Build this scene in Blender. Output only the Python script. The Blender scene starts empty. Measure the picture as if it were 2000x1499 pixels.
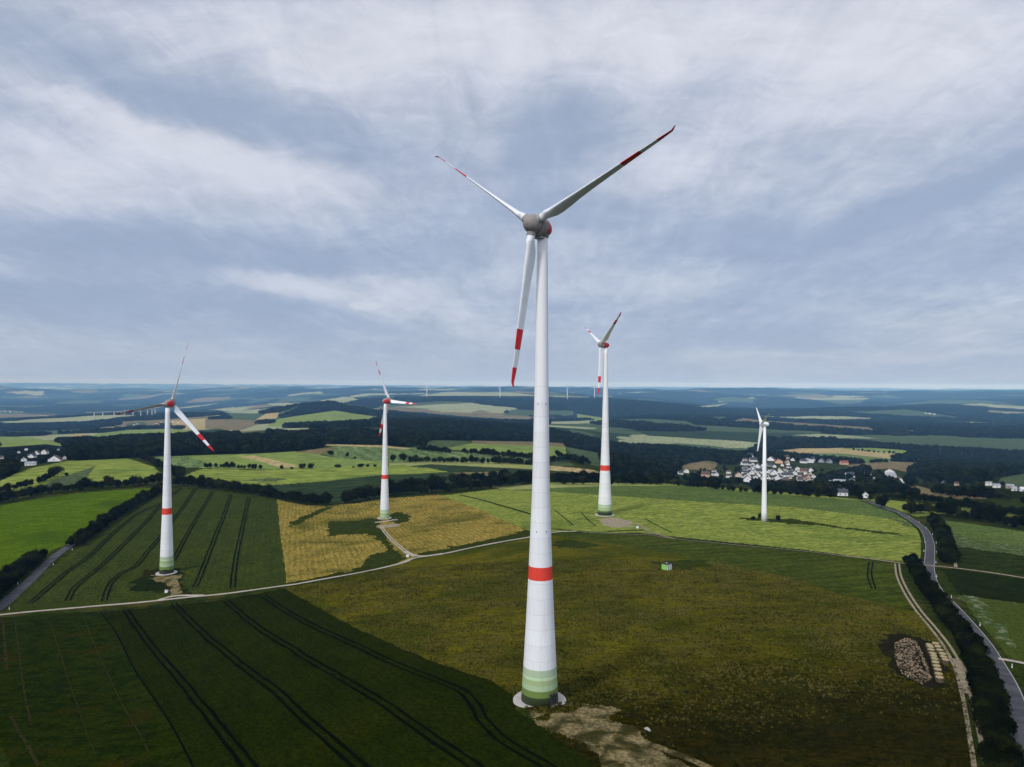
import bpy, math, random
import numpy as np
from mathutils import Vector, Matrix
random.seed(7); RNG = np.random.default_rng(7)
SC = bpy.context.scene
COL = SC.collection
R_ = math.radians

# ------------------------------------------------------------------ camera model (photo pixels, 2000 x 1499)
F, ROLL, ZC = 1450.0, R_(.35), 79.0
CR, SR = math.cos(ROLL), math.sin(ROLL)
def to_ray(px, py):
    x = (np.asarray(px, float) - 1000) / F; y = (749.5 - np.asarray(py, float)) / F
    return x * CR - y * SR, y * CR + x * SR            # X/Y , (Z-ZC)/Y
def to_px(X, Y, Z):
    a = X / Y; b = (Z - ZC) / Y
    return 1000 + F * (a * CR + b * SR), 749.5 - F * (b * CR - a * SR)

# ------------------------------------------------------------------ terrain: control points (px, py, distance)
def stretch(Y):   # far land set deeper than its true distance, so the haze fades it
    Y = np.asarray(Y, float); return np.where(Y > 1300, Y * (np.maximum(Y, 1300) / 1300) ** .7, Y)
CTRL = [
 (1057,1371,188),(323,1119,472),(748,1013,672),(1184,1006,612),(1491,1018,595),
 (0,1499,171),(0,1201,373),(560,1145,390),(830,1085,460),(1050,1040,525),(1200,946,830),(1000,960,835),
 (620,985,765),(340,955,865),(0,985,800),(0,1110,500),(150,1060,565),(1700,977,720),(1760,1010,620),(1815,1100,415),
 (1940,1290,232),(1990,1499,146),(1500,1250,238),(1302,1112,392),(1500,1070,470),(1990,1080,440),(1990,1000,630),
 (1880,965,860),(1450,960,800),(1000,1499,149),(500,1499,160),(1500,1499,149),(700,1300,236),(250,1300,290),(1250,1300,220),(1700,1200,280),
 # valley on the right with the village
 (1500,930,1450),(1600,958,1230),(1350,920,1520),(1480,890,1800),(1650,887,1950),(1760,908,1700),(1900,940,1200),(1990,932,1260),(1860,905,1850),
 (1250,945,1000),(1100,928,1040),(1110,914,1160),(1160,898,1320),(1200,872,1900),(1060,850,1950),(900,822,2150),(900,868,1450),(1440,892,1950),(1330,880,1900),
 # left plateau and fields beyond
 (500,880,1350),(640,870,1450),(300,892,1300),(100,905,1130),(70,896,1280),(400,908,1130),(700,892,1300),(900,905,1150),(900,925,1010),(1000,932,990),(740,930,1000),
 (460,955,880),(500,850,1750),(300,858,1750),(150,880,1500),
 (30,862,2100),(260,850,2350),(200,828,3300),(460,832,2650),(460,806,3900),(640,786,3350),(575,801,3400),(705,800,3400),(640,806,2900),(560,817,2950),(760,812,3000),(700,832,2450),
 (240,816,4500),(60,800,6400),(240,786,6800),(330,808,4000),(180,812,4300),
 (850,802,3650),(850,778,4300),(1000,778,4300),(1108,781,4250),(1160,778,4300),(950,771,5000),(1000,800,3650),(1000,822,3300),
 (1130,812,3700),(1250,792,3900),(1250,818,3150),(1400,832,2850),(1500,815,3700),(1500,852,2450),(1620,870,2150),(1700,846,2650),(1920,852,2550),
 (1800,813,3750),(1830,788,4500),(1700,796,4700),(1990,798,4300),(1600,792,5600),(1450,800,4800),(1600,773,9000),(1900,778,9000),(1300,770,9000),(700,768,9000),(300,770,9500),(60,775,9500),
]
for px in (-400, 0, 500, 1000, 1500, 2000, 2400):
    hz = 749.5 + (px - 1000) * SR
    CTRL += [(px, hz + 11.5, 8000), (px, hz + 8.0, 11000), (px, hz + 6.5, 13300)]
_b = [(-400, p[1] - 6 * (p[2] < 3000), p[2] * 1.0) for p in CTRL if p[0] <= 0 and p[2] < 9000]
CTRL += _b + [(2400, p[1] + 2.0, p[2]) for p in CTRL if 1985 <= p[0] <= 2000 and p[2] < 9000]
cp = np.array(CTRL, float); cp[:, 2] = np.minimum(stretch(cp[:, 2]), 70000); ca, cb = to_ray(cp[:, 0], cp[:, 1])
CS, CT, CZ = ca * 2.0, np.log(cp[:, 2]) * 1.5, ZC + cb * cp[:, 2]
# ground just in front of and under the camera
for (s, Y, z) in ((-.7,95,-9),(0,95,4),(.7,95,10),(-.7,60,-6),(.7,60,8),(0,60,6)):
    CS = np.append(CS, s * 2.0); CT = np.append(CT, math.log(Y) * 1.5); CZ = np.append(CZ, z)
def _k(d2): return .5 * d2 * np.log(d2 + 1e-9)
n = len(CS)
A = np.zeros((n + 3, n + 3)); d2 = (CS[:, None] - CS) ** 2 + (CT[:, None] - CT) ** 2
A[:n, :n] = _k(d2) + np.eye(n) * .0002
A[:n, n:] = np.stack([np.ones(n), CS, CT], 1); A[n:, :n] = A[:n, n:].T
W = np.linalg.solve(A, np.append(CZ, [0, 0, 0]))

def _hash(ix, iy, seed):
    h = (ix.astype(np.int64) * 374761393 + iy.astype(np.int64) * 668265263 + seed * 974711) & 0xffffffff
    h = ((h ^ (h >> 13)) * 1274126177) & 0xffffffff
    h = ((h ^ (h >> 16)) * 2246822519) & 0xffffffff
    return ((h ^ (h >> 15)) & 0xffffff) / float(0xffffff)
def vnoise(x, y, seed=0):
    ix = np.floor(x); iy = np.floor(y); fx = x - ix; fy = y - iy
    fx = fx * fx * (3 - 2 * fx); fy = fy * fy * (3 - 2 * fy)
    a = _hash(ix, iy, seed); b = _hash(ix + 1, iy, seed); c = _hash(ix, iy + 1, seed); d = _hash(ix + 1, iy + 1, seed)
    return (a + (b - a) * fx) * (1 - fy) + (c + (d - c) * fx) * fy
def fbm(x, y, seed=0, o=3):
    v = 0; a = .5
    for i in range(o): v = v + a * (vnoise(x, y, seed + i) - .5); x = x * 2.03 + 7.1; y = y * 2.03 + 3.3; a *= .5
    return v
def sstep(a, b, x):
    t = np.clip((x - a) / (b - a), 0, 1); return t * t * (3 - 2 * t)
def height(X, Y):
    X = np.asarray(X, float); Y = np.asarray(Y, float); sh = X.shape
    X = X.ravel(); Y = Y.ravel(); out = np.empty(len(X))
    for i in range(0, len(X), 60000):
        x = X[i:i + 60000]; y = np.maximum(Y[i:i + 60000], 60.0)
        s = np.clip(x / y, -1.15, 1.15) * 2.0; t = np.log(y) * 1.5
        d2 = ((s[:, None] - CS[None]) ** 2 + (t[:, None] - CT[None]) ** 2)
        out[i:i + 60000] = _k(d2) @ W[:n] + W[n] + W[n + 1] * s + W[n + 2] * t
    a1 = sstep(3000, 9500, Y) * (1 - .85 * np.exp(-(X / np.maximum(Y, 1) / .2) ** 2 - (np.log(np.maximum(Y, 1) / 9900.) / .25) ** 2))
    out += fbm(X / 2100, Y / 2100, 3, 4) * (175 + 110 * sstep(6000, 22000, Y)) * a1 + fbm(X / 140, Y / 140, 9, 2) * (1.2 + 7 * sstep(800, 3000, Y))
    return out.reshape(sh)
_YS = np.exp(np.linspace(math.log(100), math.log(60000), 1700))
def ground(px, py):
    """where the line of sight through a photo pixel meets the land"""
    a, b = to_ray(px, py); z = height(a * _YS, _YS); r = ZC + b * _YS
    k = np.argmax(r <= z)
    if r[k] > z[k]: k = len(_YS) - 1
    if k == 0: return Vector((a * _YS[0], _YS[0], z[0]))
    d0 = r[k - 1] - z[k - 1]; d1 = z[k] - r[k]; u = d0 / (d0 + d1 + 1e-9)
    Y = _YS[k - 1] + u * (_YS[k] - _YS[k - 1])
    return Vector((float(a * Y), float(Y), float(z[k - 1] + u * (z[k] - z[k - 1]))))

# ------------------------------------------------------------------ helpers: meshes, tags
def np_mesh(name, v, quads, mats, mi=None, smooth=True):
    me = bpy.data.meshes.new(name); v = np.asarray(v, np.float32); q = np.asarray(quads, np.int32); k = q.shape[1]
    me.vertices.add(len(v)); me.vertices.foreach_set('co', v.ravel())
    me.loops.add(q.size); me.loops.foreach_set('vertex_index', q.ravel())
    me.polygons.add(len(q)); me.polygons.foreach_set('loop_start', np.arange(0, q.size, k, dtype=np.int32))
    me.polygons.foreach_set('use_smooth', np.full(len(q), smooth))
    for m in (mats if isinstance(mats, (list, tuple)) else [mats]): me.materials.append(m)
    if mi is not None: me.polygons.foreach_set('material_index', np.asarray(mi, np.int32))
    me.update(calc_edges=True); return me
def link(name, me, parent=None):
    o = bpy.data.objects.new(name, me); COL.objects.link(o)
    if parent is not None: o.parent = parent
    return o
def tag(o, label, cat, group=None):
    o['label'] = label; o['category'] = cat
    if group: o['group'] = group
    return o
def struct(o): o['kind'] = 'structure'; return o
def thing(name, label, cat, loc, rz=0, group=None):
    o = bpy.data.objects.new(name, None); COL.objects.link(o); o.location = loc; o.rotation_euler = (0, 0, rz)
    o.empty_display_size = .5
    return tag(o, label, cat, group)
class MB:
    """collects shapes into one mesh"""
    def __init__(s): s.v = []; s.f = []; s.m = []
    def add(s, v, f, m=0):
        b = len(s.v); s.v += [tuple(x) for x in v]; s.f += [tuple(i + b for i in q) for q in f]; s.m += [m] * len(f)
    def box(s, c, d, rz=0, m=0, top=1.0):
        cx, cy, cz = c; x, y, z = d[0] / 2, d[1] / 2, d[2] / 2; ca, sa = math.cos(rz), math.sin(rz); V = []
        for k, zz in ((1, -z), (top, z)):
            for a, b in ((-x, -y), (x, -y), (x, y), (-x, y)): V.append((cx + (a * ca - b * sa) * k, cy + (a * sa + b * ca) * k, cz + zz))
        s.add(V, [(0,3,2,1),(4,5,6,7),(0,1,5,4),(1,2,6,5),(2,3,7,6),(3,0,4,7)], m)
    def lathe(s, prof, n=32, m=0, mf=None, M=None, cap=True):
        V = []; f = []
        for z, r in prof:
            for i in range(n):
                a = 2 * math.pi * i / n; p = Vector((r * math.cos(a), r * math.sin(a), z)); V.append(tuple(M @ p) if M else tuple(p))
        b = len(s.v); s.v += V
        for j in range(len(prof) - 1):
            for i in range(n):
                s.f.append((b + j * n + i, b + j * n + (i + 1) % n, b + (j + 1) * n + (i + 1) % n, b + (j + 1) * n + i))
                s.m.append(mf(j, i) if mf else m)
        if cap:
            s.f.append(tuple(b + i for i in reversed(range(n)))); s.m.append(mf(0, 0) if mf else m)
            s.f.append(tuple(b + (len(prof) - 1) * n + i for i in range(n))); s.m.append(mf(len(prof) - 2, 0) if mf else m)
    def build(s, name, mats, parent=None, smooth=False):
        me = bpy.data.meshes.new(name); me.from_pydata(s.v, [], s.f); mats = mats if isinstance(mats, (list, tuple)) else [mats]
        for m in mats: me.materials.append(m)
        me.polygons.foreach_set('material_index', s.m); me.polygons.foreach_set('use_smooth', [smooth] * len(s.f)); me.update()
        return link(name, me, parent)

# ------------------------------------------------------------------ materials
def nodes(name):
    m = bpy.data.materials.new(name); m.use_nodes = True; nt = m.node_tree; return m, nt, nt.nodes['Principled BSDF']
def nd(nt, t, **kw):
    x = nt.nodes.new(t)
    for k, v in kw.items(): setattr(x, k, v)
    return x
def sock(nt, s, v):
    if hasattr(v, 'is_output'): nt.links.new(v, s)
    elif v is not None: s.default_value = v
def noise(nt, vec, scale, detail=4, rough=.6, dist=0):
    t = nd(nt, 'ShaderNodeTexNoise'); sock(nt, t.inputs['Vector'], vec); t.inputs['Scale'].default_value = scale
    t.inputs['Detail'].default_value = detail; t.inputs['Roughness'].default_value = rough; t.inputs['Distortion'].default_value = dist
    return t.outputs['Fac']
def math_(nt, op, a, b=None, c=None, clamp=False):
    t = nd(nt, 'ShaderNodeMath', operation=op); t.use_clamp = clamp
    for i, v in enumerate((a, b, c)):
        if v is not None: sock(nt, t.inputs[i], v)
    return t.outputs[0]
def rng_(nt, v, a, b, c=0., d=1.):
    t = nd(nt, 'ShaderNodeMapRange'); t.interpolation_type = 'SMOOTHSTEP'; sock(nt, t.inputs[0], v)
    for i, q in enumerate((a, b, c, d)): t.inputs[i + 1].default_value = q
    return t.outputs[0]
def mix(nt, f, a, b, mode='MIX'):
    t = nd(nt, 'ShaderNodeMix', data_type='RGBA', blend_type=mode); sock(nt, t.inputs[0], f)
    for s, v in ((t.inputs[6], a), (t.inputs[7], b)): sock(nt, s, (tuple(v) + (1,)) if isinstance(v, tuple) and len(v) == 3 else v)
    return t.outputs[2]
def mapping(nt, vec, scale=(1,1,1), rot=(0,0,0), loc=(0,0,0)):
    t = nd(nt, 'ShaderNodeMapping'); sock(nt, t.inputs[0], vec); t.inputs['Scale'].default_value = scale
    t.inputs['Rotation'].default_value = rot; t.inputs['Location'].default_value = loc; return t.outputs[0]
def objco(nt): return nd(nt, 'ShaderNodeTexCoord').outputs['Object']
def bump(nt, bs, h, strength, dist):
    b = nd(nt, 'ShaderNodeBump'); b.inputs['Strength'].default_value = strength; b.inputs['Distance'].default_value = dist
    sock(nt, b.inputs['Height'], h); nt.links.new(b.outputs[0], bs.inputs['Normal'])
def plain(name, c, rough=.6, var=.08, scale=1.5, spec=.3):
    m, nt, bs = nodes(name); f = noise(nt, objco(nt), scale, 5)
    a = tuple(x * (1 - var) for x in c); b = tuple(min(1, x * (1 + var)) for x in c)
    sock(nt, bs.inputs['Base Color'], mix(nt, rng_(nt, f, .3, .7), a, b)); bs.inputs['Roughness'].default_value = rough
    bs.inputs['Specular IOR Level'].default_value = spec; return m
TINT = {'dark_wheat': (.66, .66, .05), 'mixed_grass': (1.3, .95, .12), 'dry_meadow': (1.10, 1.08, .3), 'blue_wheat': (1.35, 1.3, .5), 'young_green_crop': (1.16, 1.3, .2), 'barley': (1.36, 1.28, .98), 'blue_barley': (1.25, 1.25, .85),
        'dry_stubble': (1.12, 1.03, .62), 'olive_crop': (.95, .97, .45), 'dark_pasture': (.9, .9, .4), 'roadside_grass': (1, 1, .5), 'young_row_crop': (1, 1, .5), 'green_weeds': (1, 1, .45), 'meadow_with_flowers': (1.1, 1.1, .7),
        'woodland_canopy': (.5, .5, .45), 'forest_floor': (.4, .45, .4), 'light_green_field': (1.1, 1.1, .85), 'yellow_green_field': (1.1, 1.1, .85), 'dry_grass_line': (1, .95, .7), 'trampled_gravel': (1.08, 1.05, .85)}
def field(name, c1, c2, c3=None, big=60, mid=7, fine=1.2, thr=(.5, .68), ang=None, per=3.0, stripe=.25, stretch=1.0, bmp=.6, gain=1.0, ctr=(.36,.64), lush_dim=None):
    """a field: two crop tones in patches, a third in large patches, sowing rows, fine clumps"""
    m, nt, bs = nodes(name); co = objco(nt)
    co = mapping(nt, co, (1, 1, .3)); v = co
    if ang is not None: v = mapping(nt, co, (1, 1, 1), (0, 0, -ang))
    vs = mapping(nt, v, (1, stretch, 1)) if stretch != 1 else v
    sc = TINT.get(name, (1, 1, 1)); g = lambda c: tuple(x * gain * q for x, q in zip(c, sc))
    n1 = noise(nt, vs, 1 / mid, 5, .65); nf = noise(nt, vs, 1 / fine, 4, .7); nb = noise(nt, co, 1 / big, 4, .55, .6)
    col = mix(nt, rng_(nt, n1, *ctr), g(c1), g(c2))
    if c3: col = mix(nt, rng_(nt, nb, *thr), col, g(c3))
    else: col = mix(nt, math_(nt, 'MULTIPLY', rng_(nt, nb, .3, .7), .5), col, tuple(x * .8 for x in g(c1)))
    if lush_dim:   # greener grass towards the camera, with foreground dimming put into its colour
        sl = nd(nt, 'ShaderNodeSeparateXYZ'); nt.links.new(objco(nt), sl.inputs[0])
        k = math_(nt, 'ADD', math_(nt, 'MULTIPLY_ADD', sl.outputs[0], -.30, sl.outputs[1]), math_(nt, 'MULTIPLY_ADD', noise(nt, co, 1 / 45, 5, .65, .5), 150., -75.))
        lc = mix(nt, rng_(nt, n1, *ctr), tuple(x * q for x, q in zip(lush_dim[0], (1.25, .85, .15))), tuple(x * q for x, q in zip(lush_dim[1], (1.25, .85, .15)))); col = mix(nt, rng_(nt, k, 240., 145.), col, lc)
    d = rng_(nt, nf, .3, .72, .45, 1.5)
    if ang is not None:
        sx = nd(nt, 'ShaderNodeSeparateXYZ'); nt.links.new(v, sx.inputs[0])
        ph = math_(nt, 'ADD', math_(nt, 'MULTIPLY', sx.outputs[0], 2 * math.pi / per), math_(nt, 'MULTIPLY', n1, 1.2))
        st = math_(nt, 'MULTIPLY_ADD', math_(nt, 'SINE', ph), stripe * .5, 1.0)
        d = math_(nt, 'MULTIPLY', d, st)
    gr = nd(nt, 'ShaderNodeCombineColor'); [sock(nt, gr.inputs[i], d) for i in range(3)]
    sock(nt, bs.inputs['Base Color'], mix(nt, 1.0, col, gr.outputs[0], 'MULTIPLY'))
    bs.inputs['Roughness'].default_value = 1.0; bs.inputs['Specular IOR Level'].default_value = 0.0
    if bmp: bump(nt, bs, math_(nt, 'ADD', nf, math_(nt, 'MULTIPLY', n1, 1.5)), bmp, min(1.2, fine))
    return m
def foliage(name, c1, c2, big=3.0):
    m, nt, bs = nodes(name); oi = nd(nt, 'ShaderNodeObjectInfo'); g = nd(nt, 'ShaderNodeNewGeometry')
    f = noise(nt, g.outputs['Position'], 1 / big, 3, .6)
    col = mix(nt, rng_(nt, f, .35, .65), c1, c2)
    col = mix(nt, rng_(nt, oi.outputs['Random'], .45, 1.0, 0., .55), col, tuple(x * q for x, q in zip(c2, (1.9, 1.5, 1.2))))
    v = math_(nt, 'MULTIPLY_ADD', oi.outputs['Random'], .9, .5); isl = math_(nt, 'MULTIPLY_ADD', g.outputs['Random Per Island'], .9, .55)
    v = math_(nt, 'MULTIPLY', v, isl); cc = nd(nt, 'ShaderNodeCombineColor'); [sock(nt, cc.inputs[i], v) for i in range(3)]
    sock(nt, bs.inputs['Base Color'], mix(nt, 1.0, col, cc.outputs[0], 'MULTIPLY'))
    bs.inputs['Roughness'].default_value = 1.0; bs.inputs['Specular IOR Level'].default_value = 0.0; return m

def along(p, q):   # rotation that lays sowing rows along a line seen in the photo
    a, b = ground(*p), ground(*q); return math.atan2(b.y - a.y, b.x - a.x) - math.pi / 2
M = {}
M['verge'] = field('roadside_grass', (.016,.028,.006), (.036,.046,.011), (.06,.055,.02), 25, 5, 1.0)
M['wheat'] = field('dark_wheat', (.0135,.0205,.0035), (.0195,.027,.005), (.024,.029,.005), 45, 8, .7, ang=along((420,1230),(640,1430)), per=3.2, stripe=.10, stretch=.4, bmp=.4, ctr=(.3,.7))
M['wheat_b'] = field('blue_wheat', (.021,.0305,.0095), (.031,.0415,.013), (.024,.034,.011), 60, 10, 1.0, ang=along((380,1150),(437,1007)), per=4.0, stripe=.10, stretch=.4, bmp=.35, ctr=(.3,.7))
M['mixed'] = field('mixed_grass', (.006,.0155,.0018), (.014,.028,.004), (.022,.021,.008), 20, 6, .9, (.54,.74))
M['bright'] = field('young_green_crop', (.048,.076,.009), (.070,.098,.013), (.036,.060,.007), 90, 14, 1.3, bmp=.35)
M['rflower'] = field('meadow_with_flowers', (.038,.054,.010), (.060,.076,.017), (.15,.16,.09), 10, 2.5, .5, (.55,.8))
M['meadow'] = field('dry_meadow', (.058,.054,.008), (.138,.117,.024), (.044,.052,.007), 50, 1.9, .55, (.40,.64), ang=R_(72), per=9, stripe=.06, stretch=.5, bmp=1.0, ctr=(.33,.67), lush_dim=((.006,.010,.0015),(.026,.027,.005)))
M['strip'] = field('olive_crop', (.040,.052,.010), (.062,.072,.015), (.044,.056,.012), 60, 10, 1.1, ang=R_(-65), per=11, stripe=.22, stretch=.3)
M['barley'] = field('barley', (.112,.148,.032), (.165,.196,.048), (.07,.105,.022), 70, 9, 1.6, (.52,.75), ang=R_(-68), per=9, stripe=.14, stretch=.35, bmp=.5)
M['barley_b'] = field('blue_barley', (.062,.092,.032), (.085,.116,.041), None, 80, 14, 1.6, bmp=.35)
M['barley_l'] = field('pale_barley', (.26,.28,.085), (.31,.32,.11), None, 80, 14, 1.6, bmp=.3)
M['stubble'] = field('dry_stubble', (.15,.132,.034), (.285,.222,.080), (.080,.082,.019), 48, 2.2, .7, (.44,.74), ang=along((600,1130),(592,1000)), per=3.6, stripe=.22, stretch=.16, bmp=.8, ctr=(.30,.66))
M['weeds'] = field('green_weeds', (.024,.034,.006), (.046,.054,.011), None, 30, 6, 1.1)
M['far_lg'] = field('light_green_field', (.15,.20,.06), (.185,.235,.075), (.125,.175,.05), 160, 30, 5, ang=R_(-60), per=22, stripe=.2, stretch=.2, bmp=0)
M['far_yg'] = field('yellow_green_field', (.16,.20,.045), (.20,.235,.06), (.12,.16,.038), 120, 24, 4, ang=R_(-75), per=18, stripe=.22, stretch=.2, bmp=0)
M['far_row'] = field('green_field_in_rows', (.10,.15,.05), (.15,.20,.07), None, 150, 30, 5, ang=R_(20), per=26, stripe=.35, stretch=.25, bmp=0)
M['far_dg'] = field('dark_green_field', (.026,.042,.017), (.036,.054,.021), None, 140, 30, 5, ang=R_(-70), per=30, stripe=.2, stretch=.2, bmp=0)
M['far_mg'] = field('mid_green_field', (.06,.088,.036), (.08,.108,.045), None, 140, 30, 6, bmp=0)
M['far_tan'] = field('ripe_grain_field', (.36,.28,.12), (.44,.34,.16), None, 150, 30, 6, bmp=0)
M['far_bro'] = field('brown_fallow_field', (.16,.125,.06), (.21,.16,.08), (.10,.11,.045), 130, 25, 6, bmp=0)
M['far_pale'] = field('pale_field', (.26,.29,.15), (.33,.34,.19), None, 200, 40, 8, bmp=0)
M['far_for'] = field('woodland_canopy', (.010,.016,.009), (.026,.036,.018), (.018,.026,.012), 260, 22, 9, (.5,.6), bmp=.8)
M['floor'] = field('forest_floor', (.012,.016,.008), (.02,.024,.012), None, 60, 10, 3, bmp=0)
M['flower'] = field('white_flowering_grass', (.04,.065,.014), (.07,.10,.024), (.20,.215,.125), 3.5, 1.6, .5, (.46,.72))
M['rows'] = field('young_row_crop', (.014,.022,.005), (.034,.046,.012), None, 50, 8, 1, ang=R_(6), per=4.2, stripe=.7)
M['darkgreen'] = field('dark_pasture', (.010,.017,.004), (.017,.024,.006), (.024,.02,.007), 45, 7, 1)
M['pad'] = field('trampled_gravel', (.115,.087,.045), (.29,.235,.135), (.040,.038,.012), 6, 1.0, .28, (.40,.62), bmp=.9)
M['soil'] = field('bare_brown_soil', (.012,.011,.004), (.024,.018,.008), None, 15, 3, .8)
M['dirt'] = plain('pale_dirt', (.40,.35,.27), .95, .22, .7, .1)
M['dirt_d'] = plain('worn_dirt', (.27,.22,.14), .95, .3, .6, .1)
M['asphalt'] = plain('asphalt', (.062,.059,.064), .85, .3, .22, .2)
M['paint'] = plain('white_road_paint', (.5,.5,.47), .8, .15, 1.0)
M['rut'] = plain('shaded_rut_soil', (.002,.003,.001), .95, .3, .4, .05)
M['soil_shade'] = plain('soil_and_crop_shade', (.005,.008,.003), .95, .3, .4, .05)
for k_ in ('rut', 'soil_shade'): M[k_].node_tree.nodes['Principled BSDF'].inputs['Specular IOR Level'].default_value = 0  # ruts and crop edges: shade of the standing crop put into the soil colour
M['dry'] = field('dry_grass_line', (.022,.022,.007), (.052,.041,.017), (.008,.017,.003), 4, 1.2, .5, (.5,.72))

# ------------------------------------------------------------------ fields traced as polygons: (name, material, points)
P = []
def fld(name, mat, pts, ymin=0, ymax=1e9): P.append((name, mat, np.array(pts, float), ymin, ymax))
# --- far and middle distance
fld('far_field','far_lg',[(0,853),(60,854),(110,865),(140,871),(60,874),(-60,874),(-60,855)],1200,4500)
fld('far_field','far_lg',[(163,856),(200,846),(250,840),(330,838),(400,842),(420,853),(240,857),(190,864)],1700,4000)
fld('far_field','far_tan',[(118,858),(150,848),(166,847),(165,857)],1700,4000)
fld('far_field','far_tan',[(330,822),(400,818),(430,826),(400,840),(330,838)],1700,5000)
fld('far_field','far_bro',[(400,820),(500,818),(515,826),(470,841),(400,838)],1700,5000)
fld('far_field','far_tan',[(195,836),(230,834),(245,838),(205,842)],1700,5000)
fld('far_field','far_mg',[(245,828),(280,824),(300,836),(250,838)],1700,5000)
fld('far_field','far_dg',[(365,842),(430,838),(470,846),(400,855)],1700,4000)
fld('far_field','far_lg',[(520,833),(545,818),(600,810),(655,802),(690,808),(790,821),(735,822),(690,828),(590,833)],2000,4200)
fld('far_field','far_pale',[(520,846),(560,837),(600,836),(612,839),(580,844)],1700,4000)
fld('far_field','far_mg',[(440,810),(500,803),(520,812),(500,822),(450,820)],2200,6000)
fld('far_field','far_pale',[(430,806),(500,800),(530,804),(500,808)],2500,6000)
fld('far_field','far_tan',[(500,820),(520,808),(545,806),(540,818)],2500,6000)
fld('far_field','far_pale',[(796,779),(830,772),(870,767),(1000,767),(1050,773),(1150,777),(1145,781),(1050,780),(950,783),(925,789),(900,782)],4500,12000)
fld('far_field','far_pale',[(640,783),(670,776),(700,782),(668,792)],4000,12000)
fld('far_field','far_pale',[(520,790),(560,788),(610,792),(600,796),(540,794)],4000,12000)
fld('far_field','far_bro',[(918,806),(940,801),(960,806),(930,810)],2800,8000)
fld('far_field','far_mg',[(985,812),(1000,800),(1045,802),(1080,802),(1122,803),(1123,816),(1060,814)],2500,8000)
fld('far_field','far_lg',[(1123,808),(1190,818),(1190,824),(1168,825),(1123,817)],2300,8000)
fld('far_field','far_mg',[(1195,822),(1290,820),(1372,828),(1338,833),(1250,828)],2000,6000)
fld('far_field','far_mg',[(1378,815),(1420,814),(1425,822),(1400,825)],2300,7000)
fld('far_field','far_bro',[(1412,827),(1450,817),(1492,822),(1700,835),(1735,849),(1640,842),(1500,831)],2000,6000)
fld('far_field','far_pale',[(1345,797),(1400,792),(1425,788),(1390,799)],3000,9000)
fld('far_field','far_pale',[(1545,850),(1600,848),(1660,851),(1720,857),(1620,856)],1900,5000)
fld('far_field','far_mg',[(1605,804),(1660,805),(1770,801),(1812,806),(1890,818),(1900,822),(1750,815)],2800,6000)
fld('far_field','far_mg',[(1600,782),(1690,781),(1680,789),(1640,792)],4000,9000)
fld('far_field','far_bro',[(1760,843),(1790,840),(1800,847),(1770,850)],2000,6000)
fld('far_field','far_mg',[(1800,850),(1870,852),(1920,860),(1850,856)],2000,6000)
fld('grain_field','far_tan',[(1530,880),(1560,876),(1640,876),(1700,876),(1760,880),(1785,883),(1765,893),(1740,896),(1650,888),(1545,886)],1600,3000)
fld('green_field','far_lg',[(1640,876),(1700,875),(1760,879),(1787,883),(1770,888),(1700,882)],1600,3000)
fld('green_field','far_row',[(1470,888),(1545,886),(1640,886),(1740,896),(1755,897),(1735,904),(1690,906),(1600,898),(1520,890)],1400,2600)
fld('fallow_field','far_bro',[(1650,909),(1700,905),(1745,902),(1812,905),(1795,913),(1770,922),(1740,915),(1690,918)],1300,2600)
fld('hill_pasture','far_bro',[(1316,916),(1345,905),(1382,900),(1402,904),(1396,918),(1350,918)],1300,2400)
fld('hill_pasture','far_mg',[(1113,838),(1140,843),(1163,849),(1150,857),(1117,850)],1500,2600)
fld('green_field','far_mg',[(1104,873),(1172,886),(1176,896),(1174,912),(1152,908),(1118,892)],1100,1900)
fld('green_field','far_mg',[(1080,902),(1110,902),(1122,909),(1080,912)],1050,1600)
fld('grain_field','far_tan',[(1040,909),(1085,911),(1125,914),(1160,919),(1178,925),(1170,929),(1110,921),(1040,918)],1000,1500)
fld('pasture','far_mg',[(815,875),(845,860),(910,862),(925,866),(915,872),(885,880),(870,876)],1200,1800)
fld('fallow_field','far_bro',[(922,861),(1045,863),(1100,866),(1105,873),(1040,872),(920,867)],1250,1900)
fld('green_field','far_lg',[(862,878),(918,867),(1040,871),(1104,873),(1108,892),(1062,892),(1000,889),(932,881)],1150,1800)
fld('striped_field','far_row',[(626,886),(640,876),(655,868),(740,871),(830,876),(880,882),(1000,891),(1045,897),(1045,903),(960,903),(760,905),(650,894)],1080,1700)
fld('grain_strip','far_tan',[(628,868),(745,870),(802,876),(795,878),(740,874),(655,871),(628,871)],1100,1900)
fld('fallow_strip','far_bro',[(575,884),(630,875),(660,872),(640,884),(622,889)],1100,1800)
fld('green_field','far_lg',[(290,893),(380,890),(490,887),(575,882),(622,888),(650,894),(765,904),(740,912),(560,916),(505,918),(400,915),(345,912)],1000,1600)
fld('green_field','far_row',[(290,893),(363,891),(438,915),(345,913)],1000,1600)
fld('grain_strip','far_tan',[(466,891),(497,890),(540,900),(592,912),(545,914),(510,902)],1000,1600)
fld('pale_crop_field','barley_l',[(760,905),(850,902),(960,903),(1050,909),(1050,918),(1000,915),(840,907),(800,911),(760,912)],950,1500)
fld('dark_green_field','far_dg',[(800,911),(838,908),(1000,915),(1050,917),(1050,922),(980,922),(886,924),(834,914)],900,1400)
fld('yellow_green_field','far_yg',[(360,930),(385,919),(400,916),(505,919),(560,916),(740,911),(790,908),(802,912),(834,914),(886,924),(830,926),(743,929),(630,942),(480,954),(420,945)],880,1400)
fld('flower_strip','flower',[(460,939),(530,934),(565,936),(535,941)],880,1400)
fld('dark_green_field','far_dg',[(470,956),(540,947),(630,941),(743,928),(830,925),(880,922),(912,935),(900,945),(870,955),(780,962),(700,980),(655,988),(600,978),(500,965)],770,1400)
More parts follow.
